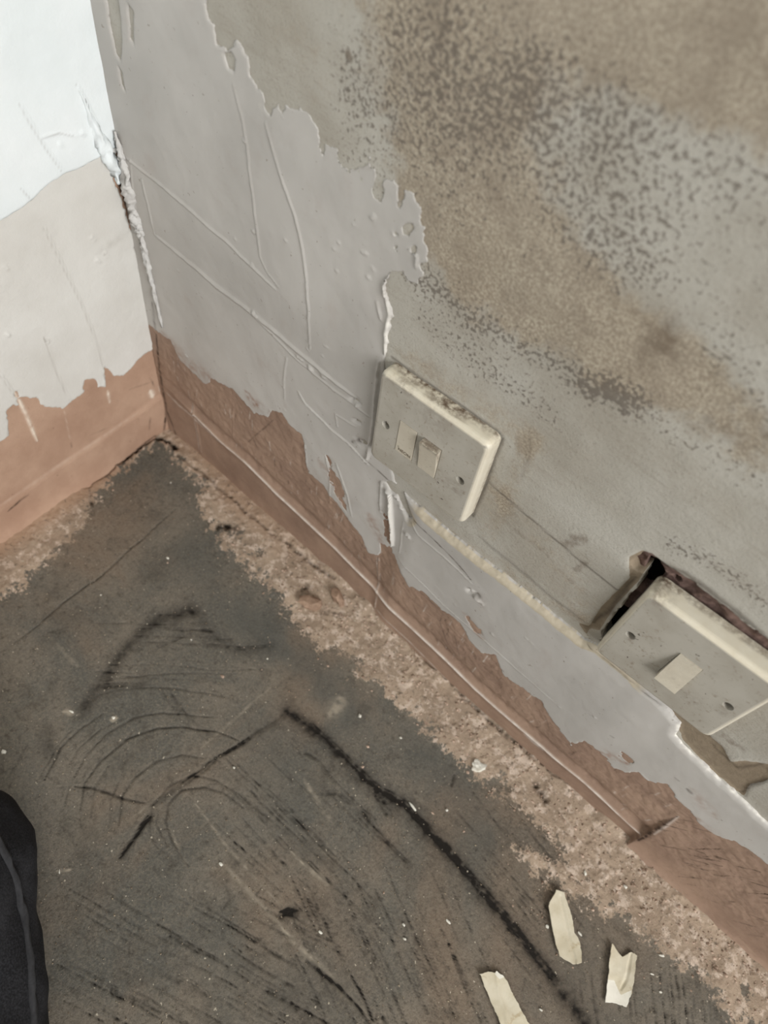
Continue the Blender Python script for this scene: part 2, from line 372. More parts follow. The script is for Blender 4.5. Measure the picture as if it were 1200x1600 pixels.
for cx_, cz_, wd, a1, a2 in [(.56, .56, .030, .5, .3), (.66, .48, .035, .5, .35), (.60, .40, .022, .2, .35), (.74, .42, .03, .45, .2), (.70, .56, .03, .3, .4), (.45, .58, .03, .5, .3)]:   # the mould goes on past the picture
    blob(G, stain, [(cx_ - .04, cz_ - .01), (cx_ + .05, cz_ + .01)], wd, a1 * sm(cx_, .52, .56)); blob(G, spot, [(cx_ - .03, cz_ + .02), (cx_ + .05, cz_ - .01)], wd, a2 * sm(cx_, .52, .56))
bare_poly = rw([(1030, 1095), (1108, 1150), (1126, 1166), (1140, 1192), (1165, 1190), (1205, 1195), (1205, 1213), (1170, 1228), (1160, 1244), (1110, 1204), (1070, 1160), (1060, 1135)])
Sbare = G.poly(bare_poly) + .002 * fbm(G.U, G.V, 160, 3, 4)
bare = sm(-Sbare, -.002, .002)
Sbh = G.poly(rw([(984, 872), (1004, 862), (1016, 868), (1012, 890), (992, 912), (960, 945), (935, 985), (905, 975), (925, 1005), (915, 990), (940, 950), (985, 905)])) 
bare = np.maximum(bare, sm(-Sbh, -.002, .001))
Hb = Hb - .0012 * bare
Shole = -(G.poly(rw(HOLE)) + .0022 * fbm(G.U, G.V, 200, 3, 7))
Hb = Hb + .0016 * np.exp(-np.clip(-Shole, 0, 1) / .006) * 0
wall_r = sheet('wall_right', G, FRAME_R, Hb, Shole, dict(stain=stain, spot=spot, dirt=dirt, bare=bare, line=line), MOULD, skirt=.014, cull=(Sb < -.03) & ((G.U < .26) | (G.V < .17)) & (G.V < .29))
tag(wall_r, 'right-hand wall of old grey paint, stained and spotted with mould', kind='structure')

# plaster skim, proud of the old wall
us = frange(0, 0.80, 0.0009) + [0.80, 0.83, 0.9, 1.15]
zs = frange(-0.004, 0.46, 0.0009) + [0.46, 0.48, 0.55, 0.6]
G = Grid(us, zs)
Ssk = near_edge(G)
# patches missing inside the skim where the old wall shows
for hp in ([(352, 84), (362, 80), (370, 95), (367, 112), (358, 105)], [(166, -10), (186, -10), (192, 50), (191, 96), (182, 84), (174, 40)], [(202, 6), (210, 18), (211, 68), (205, 60)], [(187, 104), (192, 112), (197, 142), (191, 132)], [(398, 108), (412, 118), (414, 130), (404, 140), (399, 126)], [(436, 158), (444, 165), (442, 176), (436, 170)],
           [(629, 354), (636, 347), (646, 350), (648, 358), (640, 368), (631, 367)], [(614, 361), (620, 360), (623, 369), (618, 371)],
           [(640, 386), (650, 384), (652, 396), (643, 397)], [(617, 382), (621, 384), (622, 394), (617, 390)], [(608, 432), (628, 428), (632, 448), (620, 462), (610, 452)]):
    Ssk = np.maximum(Ssk, -(G.poly(rw(hp)) + .001 * fbm(G.U, G.V, 300, 2, 4)))
# gap torn below the upper switch
Ssk = np.maximum(Ssk, -(G.poly(rw([(603, 752), (612, 750), (630, 762), (640, 790), (648, 806), (641, 809), (630, 790), (622, 772), (612, 766)])) + .0008 * fbm(G.U, G.V, 300, 2, 9)))
zr = np.interp(G.U, *np.array(rw(RIDGE, -.004)).T)
dz = G.V - zr
thick = .0005 + .0010 * sm(.34 - G.V, 0, .04) + .0042 * sm(G.U, .30, .33) * sm(-(G.V - .25), 0, .05) * (1 - .62 * sm(G.U, .52, .56))
left_of_cut = 1 - sm(G.U - np.interp(G.V, [CUT[1][1], CUT[0][1]], [CUT[1][0], CUT[0][0]]), -.0006, .0006)
prof = -.0030 * np.exp(-((dz - .012) / .008) ** 2) + .0012 * np.exp(-(dz / .0017) ** 2) - .0014 * sm(-dz, .001, .012)
Hs = thick + .0014 * fbm(G.U, G.V, 9, 3, 5) + .00035 * fbm(G.U, G.V, 70, 3, 6)
Hs = Hs + prof * left_of_cut * sm(G.U, .0, .05)
Hs = Hs + .002 * (1 - left_of_cut) * sm(-(G.V - .10), 0, .03)
Hs = Hs + .006 * np.exp(-np.clip(G.V, 0, 1) / .006) * (1 - left_of_cut)
edge = np.clip(-Ssk / (.0018 + .0040 * sm(G.U, .30, .33)), 0, 1); edge = 1 - (1 - edge) ** 2
lipz = sm(G.U, .305, .33) * sm(-Ssk, -.001, .0003)
Hs = np.where(Ssk < .003, Hs * (.30 + .70 * edge), Hs)
ridges = [  # raised trowel lines: points, width, height
    ([(366, 128), (380, 180), (390, 250), (402, 350), (408, 400), (420, 425), (438, 447)], .0009, .0011),
    ([(417, 192), (428, 235), (445, 290), (462, 340), (474, 390), (481, 440), (488, 545)], .0010, .0014),
    ([(200, 245), (245, 282), (300, 328), (360, 380), (435, 452)], .0016, .0013),
    ([(225, 278), (235, 320), (244, 362)], .0009, .0013),
    ([(244, 364), (290, 402), (340, 446), (400, 490), (450, 532), (500, 572), (565, 625)], .0026, .0016),
    ([(390, 482), (430, 524), (470, 562), (520, 602), (580, 650)], .0012, .0010),
    ([(468, 608), (480, 628), (520, 668), (546, 690), (578, 724)], .0010, .0018), ([(530, 665), (527, 645), (560, 665)], .0009, .0010),
    ([(450, 556), (446, 590), (447, 622)], .0007, .0010), ([(207, 248), (215, 330), (232, 410), (236, 445)], .0012, .0012),
    ([(604, 560), (604, 520), (610, 490), (600, 445)], .0016, .0022), ([(596, 562), (590, 620), (584, 680), (576, 716)], .0022, .0030),
    ([(598, 750), (596, 800)], .0012, .0020), ([(613, 770), (613, 800), (617, 850)], .0020, .0050), ([(640, 795), (660, 830), (700, 862), (745, 905)], .0010, .0010),
    ([(634, 812), (628, 860)], .0006, .0008), ([(630, 870), (700, 940), (760, 990), (880, 1095)], .0007, .0008), ([(593, 868), (593, 905), (588, 950)], .0008, .0014),
    ([(510, 708), (518, 740), (517, 785)], .0007, .0010), ([(528, 722), (545, 770), (552, 808)], .0007, .0012), ([(478, 690), (482, 735)], .0008, .0012),
    ([(300, 625), (305, 650), (315, 712)], .0012, .0014), ([(366, 620), (366, 690)], .0008, .0007), ([(586, 950), (640, 1000), (690, 1052)], .0013, .0012),
    ([(612, 428), (602, 446), (606, 466)], .0010, .0024), ([(640, 388), (652, 400), (650, 420)], .0010, .0016), ([(590, 470), (597, 500)], .0014, .0012),
    ([(915, 996), (980, 1040), (1040, 1100)], .0010, .0010), ([(1002, 1200), (1020, 1216)], .0008, .001)]
for pts, wd, ht in ridges: G.stroke(Hs, rw(pts), max(wd * .72, .00062), ht * .72, wob=.0010, rough=.15)
for k in range(46):   # small bubbles and nibs in the skim
    u, v = random.choice([(random.uniform(520, 620), random.uniform(330, 460)), (random.uniform(230, 560), random.uniform(150, 560)), (random.uniform(700, 1000), random.uniform(900, 1180)), (random.uniform(440, 560), random.uniform(530, 650))])
    p = rw([(u, v), (u + 2, v + 2)]); G.stroke(Hs, p, random.uniform(.0007, .0012), random.uniform(.0003, .0008), taper=False)
for u, v in [(745, 915), (756, 932), (750, 926), (620, 775), (607, 765), (628, 790), (640, 830), (400, 488), (470, 556), (486, 572), (505, 582), (557, 628)]:
    p = rw([(u, v), (u + 4, v + 3)]); G.stroke(Hs, p, .0018, .0016, rough=.8, taper=False)
for u, v, wd in [(563, 688, .003), (553, 622, .0025), (556, 655, .0016), (742, 918, .003)]:
    G.stroke(Hs, rw([(u, v), (u + 8, v + 3)]), wd, -.0030, rough=.4, taper=False)
pp = rw(PAINT_EDGE)
Sp = G.poly(pp + [(1.3, pp[-1][1]), (1.3, .8), (-.1, .8), (-.1, pp[0][1])])
Sp = Sp + .0024 * fbm(G.U, G.V, 120, 4, 8) + .0012 * fbm(G.U * 3, G.V, 160, 2, 3) + .0012 * fbm(G.U, G.V, 330, 2, 6)
for hp in ([(513, 712), (520, 716), (527, 740), (538, 756), (543, 790), (548, 806), (530, 780), (516, 750)], [(730, 950), (742, 958), (762, 982), (752, 986), (736, 968)],
           [(596, 796), (606, 800), (612, 830), (616, 862), (606, 850), (600, 820)], [(965, 1165), (985, 1172), (1000, 1190), (980, 1190)]):
    Sp = np.maximum(Sp, -(G.poly(rw(hp)) + .0016 + .0060 * fbm(G.U, G.V, 200, 3, 4)))
# brown plaster part
pale = G.zeros(); line = G.zeros()
rid = rw(RIDGE, -.004)
G.stroke(pale, rid[1:], .0017, .95, rough=.2, wob=.0006, taper=True); G.stroke(pale, rw([(262, 612), (280, 632), (300, 650), (345, 692)]), .002, .4, rough=.5)
G.stroke(pale, rw([(588, 952), (640, 1000), (700, 1060)], -.003), .0012, .5, rough=.4)
G.stroke(pale, rw([(296, 608), (303, 650), (312, 705)]), .0012, .45); G.stroke(pale, rw([(590, 868), (592, 900), (588, 950)]), .0008, .6)
G.stroke(pale, rw([(1064, 1270), (1026, 1296)]), .0012, .5); G.stroke(pale, rw([(820, 1145), (850, 1170)], -.004), .0035, .5, rough=.5)  # first stroke paints the highlight on the edge of the cut
for pts, wd, am in [([(1000, 1306), (1024, 1292), (1062, 1270)], .0014, .7), ([(990, 1306), (1010, 1300), (1030, 1288)], .003, .35), ([(246, 520), (252, 580), (262, 640), (280, 690)], .0018, .8),
                    ([(430, 655), (388, 690)], .0008, .5), ([(398, 684), (405, 700)], .0008, .5), ([(415, 680), (425, 700)], .0008, .5), ([(431, 715), (431, 735)], .0007, .6),
                    ([(690, 960), (706, 1000)], .0008, .5), ([(716, 985), (724, 1020)], .0008, .5), ([(702, 930), (694, 965)], .0010, .5), ([(858, 1108), (866, 1135)], .0007, .5),
                    ([(630, 890), (690, 945)], .001, .3), ([(610, 870), (624, 905)], .002, .4)]:
    G.stroke(line, rw(pts), wd, am, wob=.001, rough=.5)
for k in range(40):
    u = random.uniform(1030, 1200); v = 1225 + (u - 1030) * .85 + random.uniform(15, 110); L = random.uniform(10, 50)
    G.stroke(line, rw([(u, v), (u + L, v + L * random.uniform(.08, .4))]), .0006, random.uniform(.3, .75), wob=.001, rough=.6)
rb = random.Random(21)
for k in range(150):    # scratches and drips in the brown plaster
    x = rb.uniform(.01, .62); z0 = np.interp(x, *np.array(rid).T); z = z0 + rb.uniform(.004, .075); L = rb.uniform(.004, .018)
    G.stroke(line if rb.random() < .45 else pale, [(x, z), (x + rb.uniform(-.002, .002), z + L)], rb.uniform(.0004, .0007), rb.uniform(.15, .5), rough=.5, wob=.0008)
Hs = Hs + .0007 * fbm(G.U, G.V, 190, 3, 2) * sm(Sp, -.001, .004) * sm(dz, .003, .012)
skim = sheet('plaster_skim', G, FRAME_R, Hs, Ssk, dict(pale=pale, line=line), BROWN, wall_r, skirt=.007, cull=(Sp < -.006))
# grey paint over it
Hp = Hs + .0 + .0003 * sm(-Sp, 0, .001)
tan = lipz * (1 - sm(-Ssk, .0045, .0075)) * sm(.53 - G.U, 0, .02); rub = G.zeros(); line = G.zeros(); lite = G.zeros()
G.stroke(lite, rw([(1062, 1130), (1058, 1148), (1072, 1166), (1112, 1204), (1160, 1246), (1200, 1284)]), .0012, .8, wob=.0012, rough=.8, taper=False)
G.stroke(lite, rw([(604, 560), (606, 520), (610, 490), (600, 445)]), .0014, .9, rough=.3); G.stroke(lite, rw([(613, 770), (613, 800), (617, 850)]), .0014, .9)
for pts, wd, am in [([(385, 610), (400, 630), (425, 645)], .006, .6), ([(500, 715), (520, 745), (540, 790)], .006, .35), ([(580, 800), (595, 845)], .008, .35), ([(730, 950), (760, 990)], .004, .5),
                    ([(940, 1165), (990, 1190)], .006, .45), ([(1080, 1225), (1120, 1270)], .006, .25), ([(1060, 1245), (1120, 1300)], .004, .3), ([(255, 520), (300, 570), (340, 596)], .010, .35)]:
    G.stroke(rub, rw(pts), wd, am, rough=.8, wob=.004)
for pts, wd, am in [([(640, 795), (700, 850), (745, 900)], .0007, .8), ([(648, 806), (640, 790), (630, 770), (620, 758)], .0018, .9), ([(553, 690), (568, 688)], .002, .9), ([(603, 700), (616, 735)], .0006, .1),
                    ([(1075, 1225), (1085, 1235)], .0016, .6), ([(1058, 1208), (1065, 1214)], .001, .6), ([(958, 1140), (966, 1146)], .001, .6), ([(620, 870), (640, 900)], .0008, .4),
                    ([(578, 720), (600, 740), (612, 752)], .0010, .6), ([(915, 996), (960, 1030), (1040, 1100)], .0007, .5), ([(241, 470), (246, 520)], .002, .5)]:
    G.stroke(line, rw(pts), wd, am, wob=.0014, rough=.5)
sheet('grey_paint_coat', G, FRAME_R, Hp, np.maximum(Sp, Ssk), dict(tan=tan, rub=rub, line=line, lite=lite), SKIM, wall_r, skirt=.0035)

# ------------------------------------------------------------------ wall_left
us = frange(0, 0.34, 0.0012) + [0.34, 0.38, 0.5, 1.0, 2.0, 2.6]
zs = [-0.02] + frange(0, 0.52, 0.0012) + [0.52, 0.56, 0.7, 1.2, 2.4]
G = Grid(us, zs)
Hl = .0014 * fbm(G.U, G.V, 10, 3, 4) + .0004 * fbm(G.U, G.V, 60, 3, 6)
zled = np.interp(G.U, *np.array(sorted(lw([(0, 790), (130, 703), (215, 645), (262, 610)]))).T)
Hl = Hl + .002 * sm(-(G.V - zled), -.004, .005)
Hl = Hl + .010 * np.exp(-np.clip(G.V, 0, 1) / .010) * sm(G.U, .05, .12)
cream_edge = lw([(-60, 730), (0, 690), (13, 680), (10, 643), (20, 633), (30, 633), (23, 612), (33, 620), (60, 623), (70, 635), (97, 640), (113, 625), (130, 613), (133, 593),
    (147, 592), (153, 605), (165, 605), (163, 573), (180, 587), (193, 588), (203, 577), (227, 552), (240, 546), (242, 530)])
corner_edge = lw([(240, 530), (233, 480), (221, 430), (207, 370), (196, 330), (184, 300), (174, 270), (170, 250)]) + [(-.01, .325)]
Sc = G.poly([(2.7, cream_edge[0][1])] + cream_edge + corner_edge + [(-.01, 2.5), (2.7, 2.5)])
Sc = Sc + .0022 * fbm(G.U, G.V, 150, 4, 2) + .0012 * fbm(G.U, G.V, 330, 2, 6)
white_edge = lw([(-60, 380), (0, 343), (50, 310), (67, 293), (93, 273), (127, 260), (160, 240), (172, 232)])
Sw = G.poly([(2.7, white_edge[0][1])] + white_edge + [(-.1, white_edge[-1][1]), (-.1, 2.6), (2.7, 2.6)]) + .001 * fbm(G.U, G.V, 160, 3, 5)
strk = [([(65, 350), (95, 410), (125, 470), (145, 520), (160, 570), (165, 600)], .0009, .0013), ([(28, 158), (45, 190), (70, 230), (95, 265)], .0009, .0012),
        ([(68, 525), (85, 575), (108, 625)], .0008, .0008), ([(0, 585), (25, 620), (42, 650), (58, 690)], .0012, .0016), ([(140, 195), (155, 225), (168, 250)], .0012, .0016),
        ([(118, 130), (140, 175), (165, 235), (178, 262)], .0014, .0020), ([(30, 290), (50, 312)], .0008, .0008), ([(60, 215), (90, 205), (115, 210)], .0012, .0010)]
for pts, wd, ht in strk: G.stroke(Hl, lw(pts), wd * .8, ht * .5, wob=.001, rough=.1)
for u, v in [(125, 205), (90, 222), (142, 370), (163, 395), (150, 405), (8, 520), (70, 530), (180, 283), (5, 415)]:
    G.stroke(Hl, lw([(u, v), (u + 4, v + 3)]), .0014, .0009, rough=.6, taper=False)
pale = G.zeros(); line = G.zeros()
for pts, wd, am in [([(22, 612), (40, 645), (58, 690)], .0016, .9), ([(168, 610), (172, 630)], .0014, .7), ([(235, 610), (240, 622)], .0030, .9), ([(250, 602), (252, 612)], .0016, .7), ([(100, 640), (110, 690)], .0006, .2),
                    ([(0, 788), (130, 702), (215, 645)], .0020, .12), ([(0, 870), (130, 790)], .003, .2)]:
    G.stroke(pale, lw(pts), wd, am, rough=.5)
for pts, wd, am in [([(136, 760), (150, 744), (190, 720), (225, 692), (240, 681), (255, 682)], .0014, 1.0), ([(232, 672), (234, 650)], .0010, .6), ([(255, 675), (258, 650)], .0016, .8), ([(10, 795), (30, 778), (42, 770)], .0012, .8),
                    ([(258, 660), (258, 600), (246, 530)], .0016, .8), ([(246, 530), (240, 480), (229, 430), (215, 370), (203, 330), (192, 300), (182, 270)], .0045, .95), ([(140, 680), (170, 668)], .0008, .25), ([(200, 610), (240, 596)], .0007, .4), ([(235, 590), (242, 605)], .0008, .5), ([(110, 690), (112, 700)], .0008, .4)]:
    G.stroke(line, lw(pts), wd, am, rough=.4, wob=.0012)
wall_l = sheet('wall_left', G, FRAME_L, Hl, None, dict(pale=pale, line=line), LBROWN, skirt=0, flip=True, cull=(Sc < -.01))
tag(wall_l, 'left-hand wall, white and cream paint above bare brown plaster', kind='structure')
line = G.zeros()
for pts, wd, ht in strk: G.stroke(line, [(a + .0008, b) for a, b in lw(pts)], .0006, .35, rough=.15)
for pts, wd, am in [([(150, 395), (200, 362)], .004, .15), ([(178, 268), (190, 300), (204, 345), (226, 430), (236, 480)], .0012, .5), ([(68, 527), (70, 533)], .001, .5), ([(163, 395), (160, 398)], .001, .6)]:
    G.stroke(line, lw(pts), wd, am, rough=.5)
Hc = Hl + .0009 * sm(-Sc, 0, .001)
sheet('cream_paint_coat', G, FRAME_L, Hc, Sc, dict(line=line), CREAM, wall_l, skirt=.003, flip=True, cull=(Sw < -.006))
sheet('white_paint_coat', G, FRAME_L, Hc + .0007 * sm(-Sw, 0, .001), np.maximum(Sw, Sc), dict(line=line), WHITE, wall_l, skirt=.002, flip=True)

# torn filler bead running down the corner
def tube(name, pts, rads, mat, parent, seg=12, nz=.3, seed=1, sub=10):
    P = np.array(pts, float); t = np.linspace(0, len(P) - 1, (len(P) - 1) * sub + 1)
    C = np.stack([np.interp(t, np.arange(len(P)), P[:, k]) for k in range(3)], 1); Rr = np.interp(t, np.arange(len(P)), rads)
    bm = bmesh.new(); rings = []
    for i in range(len(C)):
        d = C[min(i + 1, len(C) - 1)] - C[max(i - 1, 0)]; d = d / np.linalg.norm(d)
        a = np.cross(d, [.3, .9, .2]); a /= np.linalg.norm(a); b = np.cross(d, a); ring = []
        for k in range(seg):
            an = 2 * math.pi * k / seg
            r = Rr[i] * (1 + nz * 3 * float(fbm(np.array(i * .21 + 3 * math.cos(an)), np.array(3 * math.sin(an) + i * .07), 1.0, 3, seed)))
            ring.append(bm.verts.new(C[i] + r * (math.cos(an) * a + math.sin(an) * b)))
        rings.append(ring)
    for i in range(len(rings) - 1):
        for k in range(seg): bm.faces.new((rings[i][k], rings[i][(k + 1) % seg], rings[i + 1][(k + 1) % seg], rings[i + 1][k]))
    bm.faces.new(rings[0]); bm.faces.new(rings[-1])
    return link(name, bm, mat, parent, True)
bead_px = [(168, 205), (176, 238), (183, 266), (190, 300), (197, 330), (205, 355), (209, 372), (216, 400), (223, 430), (232, 470), (242, 512)]
bead = [tuple(ray(u + 12, v, 1, -.0030)) for u, v in bead_px]
tube('filler_bead', [(max(p[0], .002), p[1], p[2]) for p in bead], [.0006, .0022, .0034, .0036, .0028, .0036, .0020, .0024, .0020, .0018, .0008], FILLER, wall_r, nz=.6, seed=3, sub=16)
tube('torn_filler', [tuple(ray(u, v, 0, .002)) for u, v in [(122, 135), (142, 185), (160, 225), (178, 262), (186, 285)]], [.0004, .0022, .0042, .0046, .002], WHITE, wall_l, nz=.5, seed=8)

# ------------------------------------------------------------------ floor
us = [-0.02] + frange(0, 0.82, 0.0011) + [0.82, 0.86, 1.0, 2.0, 3.0]
vs2 = [-0.02] + frange(0, 0.46, 0.0011) + [0.46, 0.5, 0.7, 1.5, 2.6]
G = Grid(us, vs2)
Hf = .0018 * fbm(G.U, G.V, 7, 3, 2) + .0005 * fbm(G.U, G.V, 45, 3, 7)
Spl = G.poly([(-.1, -.1), (1.2, -.1), (1.2, .075)] + fl([(1130, 1600), (1080, 1540), (1010, 1465), (960, 1425), (925, 1420), (870, 1385), (815, 1345), (800, 1325), (880, 1345), (860, 1300), (800, 1255), (720, 1195), (690, 1170), (640, 1115), (600, 1090), (560, 1062),
      (555, 1030), (500, 1010), (470, 985), (455, 960), (420, 915), (345, 850), (312, 800), (305, 775), (318, 762), (290, 735), (262, 700), (248, 690), (215, 712), (190, 735), (140, 790), (125, 830), (60, 890), (0, 950), (-60, 1000)]) + [(-.1, .6)])
plast = np.clip(.46 - Spl / .048, 0, 1.0)
plast = plast - .9 * np.clip(fbm(G.U, G.V, 28, 4, 9) - .02, 0, .6) * sm(G.V, .008, .03) * sm(G.U, .03, .08)
wet = .8 * sm(-Spl, .0, .03) * sm(.30 - G.U, 0, .25) * sm(.035 - G.V, 0, .02) + 1.0 * sm(.03 - G.U, 0, .02) * sm(G.V, .05, .08)
Hf = Hf + sm(plast, .3, .7) * (.0008 + .0024 * np.clip(fbm(G.U, G.V, 45, 4, 4) + .1, 0, 1) + .0022 * np.clip(fbm(G.U, G.V, 210, 3, 6) - .16, 0, 1))
Hf = Hf + .005 * np.exp(-np.clip(G.V, 0, 1) / .010) * sm(G.U, .12, .3) * (1 + 1.2 * fbm(G.U, G.V, 60, 3, 1))
Hf = Hf + .007 * np.exp(-np.clip(G.U, 0, 1) / .012) * sm(G.V, .08, .13)
dark = G.zeros(); lite = G.zeros(); line = G.zeros(); cool = G.zeros()
A = lambda L: [(x * .375, 900 + y * .375) for x, y in L]          # traced from the enlarged lower-left part
B = lambda L: [(350 + x * .375, 1000 + y * .375) for x, y in L]   # traced from the enlarged lower-middle part
for pts, wd, am in [
        ([(0, 1020), (56, 979), (105, 937), (157, 900), (275, 795)], .0007, .75), (A([(340, 560), (430, 440), (500, 330), (600, 220), (680, 170), (800, 140)]), .007, .60),
        (A([(800, 140), (900, 260), (1000, 310), (1120, 290)]), .006, .35), (A([(640, 300), (760, 240), (900, 260)]), .004, .2), (A([(700, 470), (780, 590), (900, 680)]), .004, .30),
        (A([(335, 975), (355, 860), (420, 770), (530, 680), (660, 635), (760, 630), (900, 650), (1000, 690)]), .0009, .75), (A([(300, 850), (350, 760), (440, 660), (560, 590), (680, 570), (900, 590)]), .0008, .6),
        (A([(185, 850), (250, 720), (330, 640), (430, 575)]), .0008, .65), (A([(160, 850), (230, 720), (300, 640)]), .0007, .45), (A([(280, 800), (330, 720), (420, 640), (520, 590)]), .0006, .45),
        (A([(400, 500), (480, 480), (560, 470), (700, 465), (860, 490), (960, 510)]), .0009, .4), (A([(420, 440), (560, 420), (700, 405), (860, 410)]), .0007, .35), (A([(420, 460), (600, 455)]), .003, .3),
        (A([(495, 1040), (510, 920), (560, 840), (650, 775), (760, 745), (850, 760)]), .0009, .6), (A([(380, 1010), (395, 880), (450, 790)]), .0008, .4), (A([(455, 1040), (465, 930), (500, 850)]), .0007, .4),
        (A([(120, 690), (60, 800), (30, 850)]), .0007, .4), (A([(270, 960), (290, 870)]), .0008, .45), (A([(310, 875), (390, 885), (500, 925), (600, 945)]), .0013, .75), (A([(625, 1000), (570, 1080), (500, 1175)]), .0022, .95),
        (A([(640, 940), (760, 870), (900, 760), (1050, 670), (1200, 570)]), .0026, .8), (B([(270, 300), (370, 370), (460, 450), (560, 550), (640, 620), (760, 690), (850, 790), (950, 900), (1050, 1020), (1150, 1130), (1200, 1190), (1400, 1450), (1560, 1680)]), .0040, .95),
        (B([(270, 300), (370, 370), (460, 450), (560, 550), (640, 620), (760, 690), (850, 790), (950, 900), (1050, 1020), (1150, 1130), (1200, 1190), (1400, 1450), (1560, 1680)]), .009, .48),
        (B([(640, 640), (690, 720)]), .004, .6), (B([(570, 720), (620, 780), (680, 850), (770, 930)]), .0042, .7), (B([(400, 640), (480, 640), (540, 680)]), .004, .3), (B([(310, 440), (400, 500), (440, 560)]), .004, .3),
        (B([(250, 1140), (290, 1140)]), .0042, 1.0), (A([(790, 1220), (720, 1110), (690, 1020), (700, 950), (760, 895), (850, 880), (930, 900), (1010, 970)]), .0011, .6),
        (A([(660, 1140), (620, 1060), (630, 960), (700, 880), (800, 830), (900, 850), (1010, 920)]), .0009, .5), (A([(700, 1130), (650, 1030), (660, 970)]), .0008, .5), (A([(940, 1290), (960, 1340), (920, 1390)]), .002, .4),
        (A([(1180, 1410), (1200, 1400)]), .004, .6), (A([(960, 890), (1100, 1000), (1200, 1080)]), .003, .25), (A([(340, 1150), (350, 1165)]), .006, .25), (A([(200, 640), (200, 740)]), .008, .35), (B([(960, 560), (945, 610)]), .0014, .8),
        (B([(1030, 460), (1020, 490)]), .004, .7), ([(480, 1502), (537, 1551), (600, 1620)], .003, .5), ([(845, 1235), (852, 1252)], .0022, .6), ([(1040, 1460), (1046, 1475)], .005, .6), (A([(210, 240), (260, 230)]), .004, .3)]:
    P = fl(pts)
    if wd < .0021 or wd > .005: G.stroke(dark, P, wd, am, rough=.25, wob=.0012, taper=wd < .0039)
    else:
        G.stroke(dark, P, wd * 1.1, am * .45, rough=.35, wob=.002, taper=False)
        for k in range(7):
            ox, oy = random.gauss(0, wd * .5), random.gauss(0, wd * .5); a = random.randint(0, max(0, len(P) - 3)); b = random.randint(a + 2, len(P)) if len(P) > 2 else 2
            G.stroke(dark, [(x + ox, y + oy) for x, y in P[a:b]], random.uniform(.0005, .0011), am * random.uniform(.3, .7), rough=.5, wob=.0015)
for pts, wd, am in [
        (A([(790, 920), (950, 1130), (1100, 1300), (1250, 1450)]), .0010, .5), (A([(930, 1200), (1050, 1330), (1190, 1480)]), .0018, .6), ([(440, 1450), (492, 1502), (537, 1551), (590, 1605)], .0025, .6),
        (A([(1130, 460), (950, 620), (840, 720)]), .0012, .4), (A([(260, 565), (330, 575)]), .003, .9), (A([(700, 1040), (740, 1130), (780, 1210)]), .0010, .6), (A([(700, 880), (620, 950), (530, 1030)]), .0008, .35),
        (B([(280, 880), (350, 950), (440, 1020)]), .0022, .7), (B([(440, 320), (500, 240)]), .006, .7), (B([(330, 580), (450, 760)]), .002, .5), (A([(240, 1230), (300, 1225)]), .0012, .9), (A([(460, 600), (490, 590)]), .003, .8), (A([(230, 280), (330, 380)]), .002, .3)]:
    G.stroke(lite, fl(pts), wd, am, rough=.7, wob=.001)
for pts, wd, am in [([(380, 960), (500, 1060), (560, 1120)], .018, .75), ([(420, 1180), (460, 1300)], .03, .4), ([(650, 1150), (760, 1300)], .025, .6), ([(880, 1500), (960, 1600)], .03, .5), ([(350, 1480), (450, 1560)], .03, .4), ([(300, 850), (330, 900)], .02, .5)]:
    G.stroke(cool, fl(pts), wd, am, taper=False, wob=.012)
def family(n, ux, vx, dx, dy, L, a0, a1, wd=.0006):     # brush and trowel marks drawn through the screed
    for k in range(n):
        u = random.uniform(*ux); v = random.uniform(*vx); l = random.uniform(*L); j = random.uniform(-.06, .06)
        G.stroke(dark, fl([(u, v), (u + l * .5 * (dx + j), v + l * .5 * dy), (u + l * dx, v + l * (dy - j))]), wd * random.uniform(.8, 1.5), random.uniform(a0, a1), rough=.7, wob=.001)
family(60, (80, 420), (1380, 1600), .86, .5, (40, 190), .2, .6)
family(60, (440, 720), (1330, 1590), .42, .9, (50, 220), .2, .6)
family(40, (330, 520), (1180, 1330), .72, .7, (50, 220), .15, .45)
family(40, (900, 1120), (1480, 1600), .12, 1.0, (30, 110), .2, .55)
family(40, (700, 860), (1200, 1450), .62, .78, (40, 160), .15, .5)
family(30, (140, 330), (960, 1060), 1.0, .02, (30, 110), .1, .35)
for pts, wd, am in [([(136, 762), (160, 742), (200, 714), (235, 684), (255, 684), (275, 700)], .0026, 1.0), ([(140, 765), (144, 800)], .0016, .5), ([(280, 712), (330, 752), (420, 830), (520, 905)], .0018, .4), ([(345, 822), (370, 826)], .004, .8),
                    ([(600, 970), (700, 1065), (760, 1125), (840, 1190), (900, 1235)], .0020, .45), ([(990, 1320), (1080, 1400), (1200, 1515)], .0022, .55), ([(835, 1225), (850, 1250)], .003, .6), ([(1005, 1345), (1015, 1350)], .003, .6),
                    ([(465, 930), (480, 915)], .003, .4), ([(500, 955), (540, 960)], .003, .4)]:
    G.stroke(line, fl(pts), wd, am, rough=.7, wob=.0025, taper=False)
Hf = Hf - .0012 * np.clip(dark, 0, 1) - .004 * np.clip(line, 0, 1)
floor = sheet('floor', G, FRAME_F, Hf, None, dict(plaster=plast, wet=wet, dark=dark, lite=lite, line=line, cool=cool), FLOOR, skirt=0, flip=True)
tag(floor, 'bare concrete floor with brown plaster smears and dark scuffs', kind='structure')

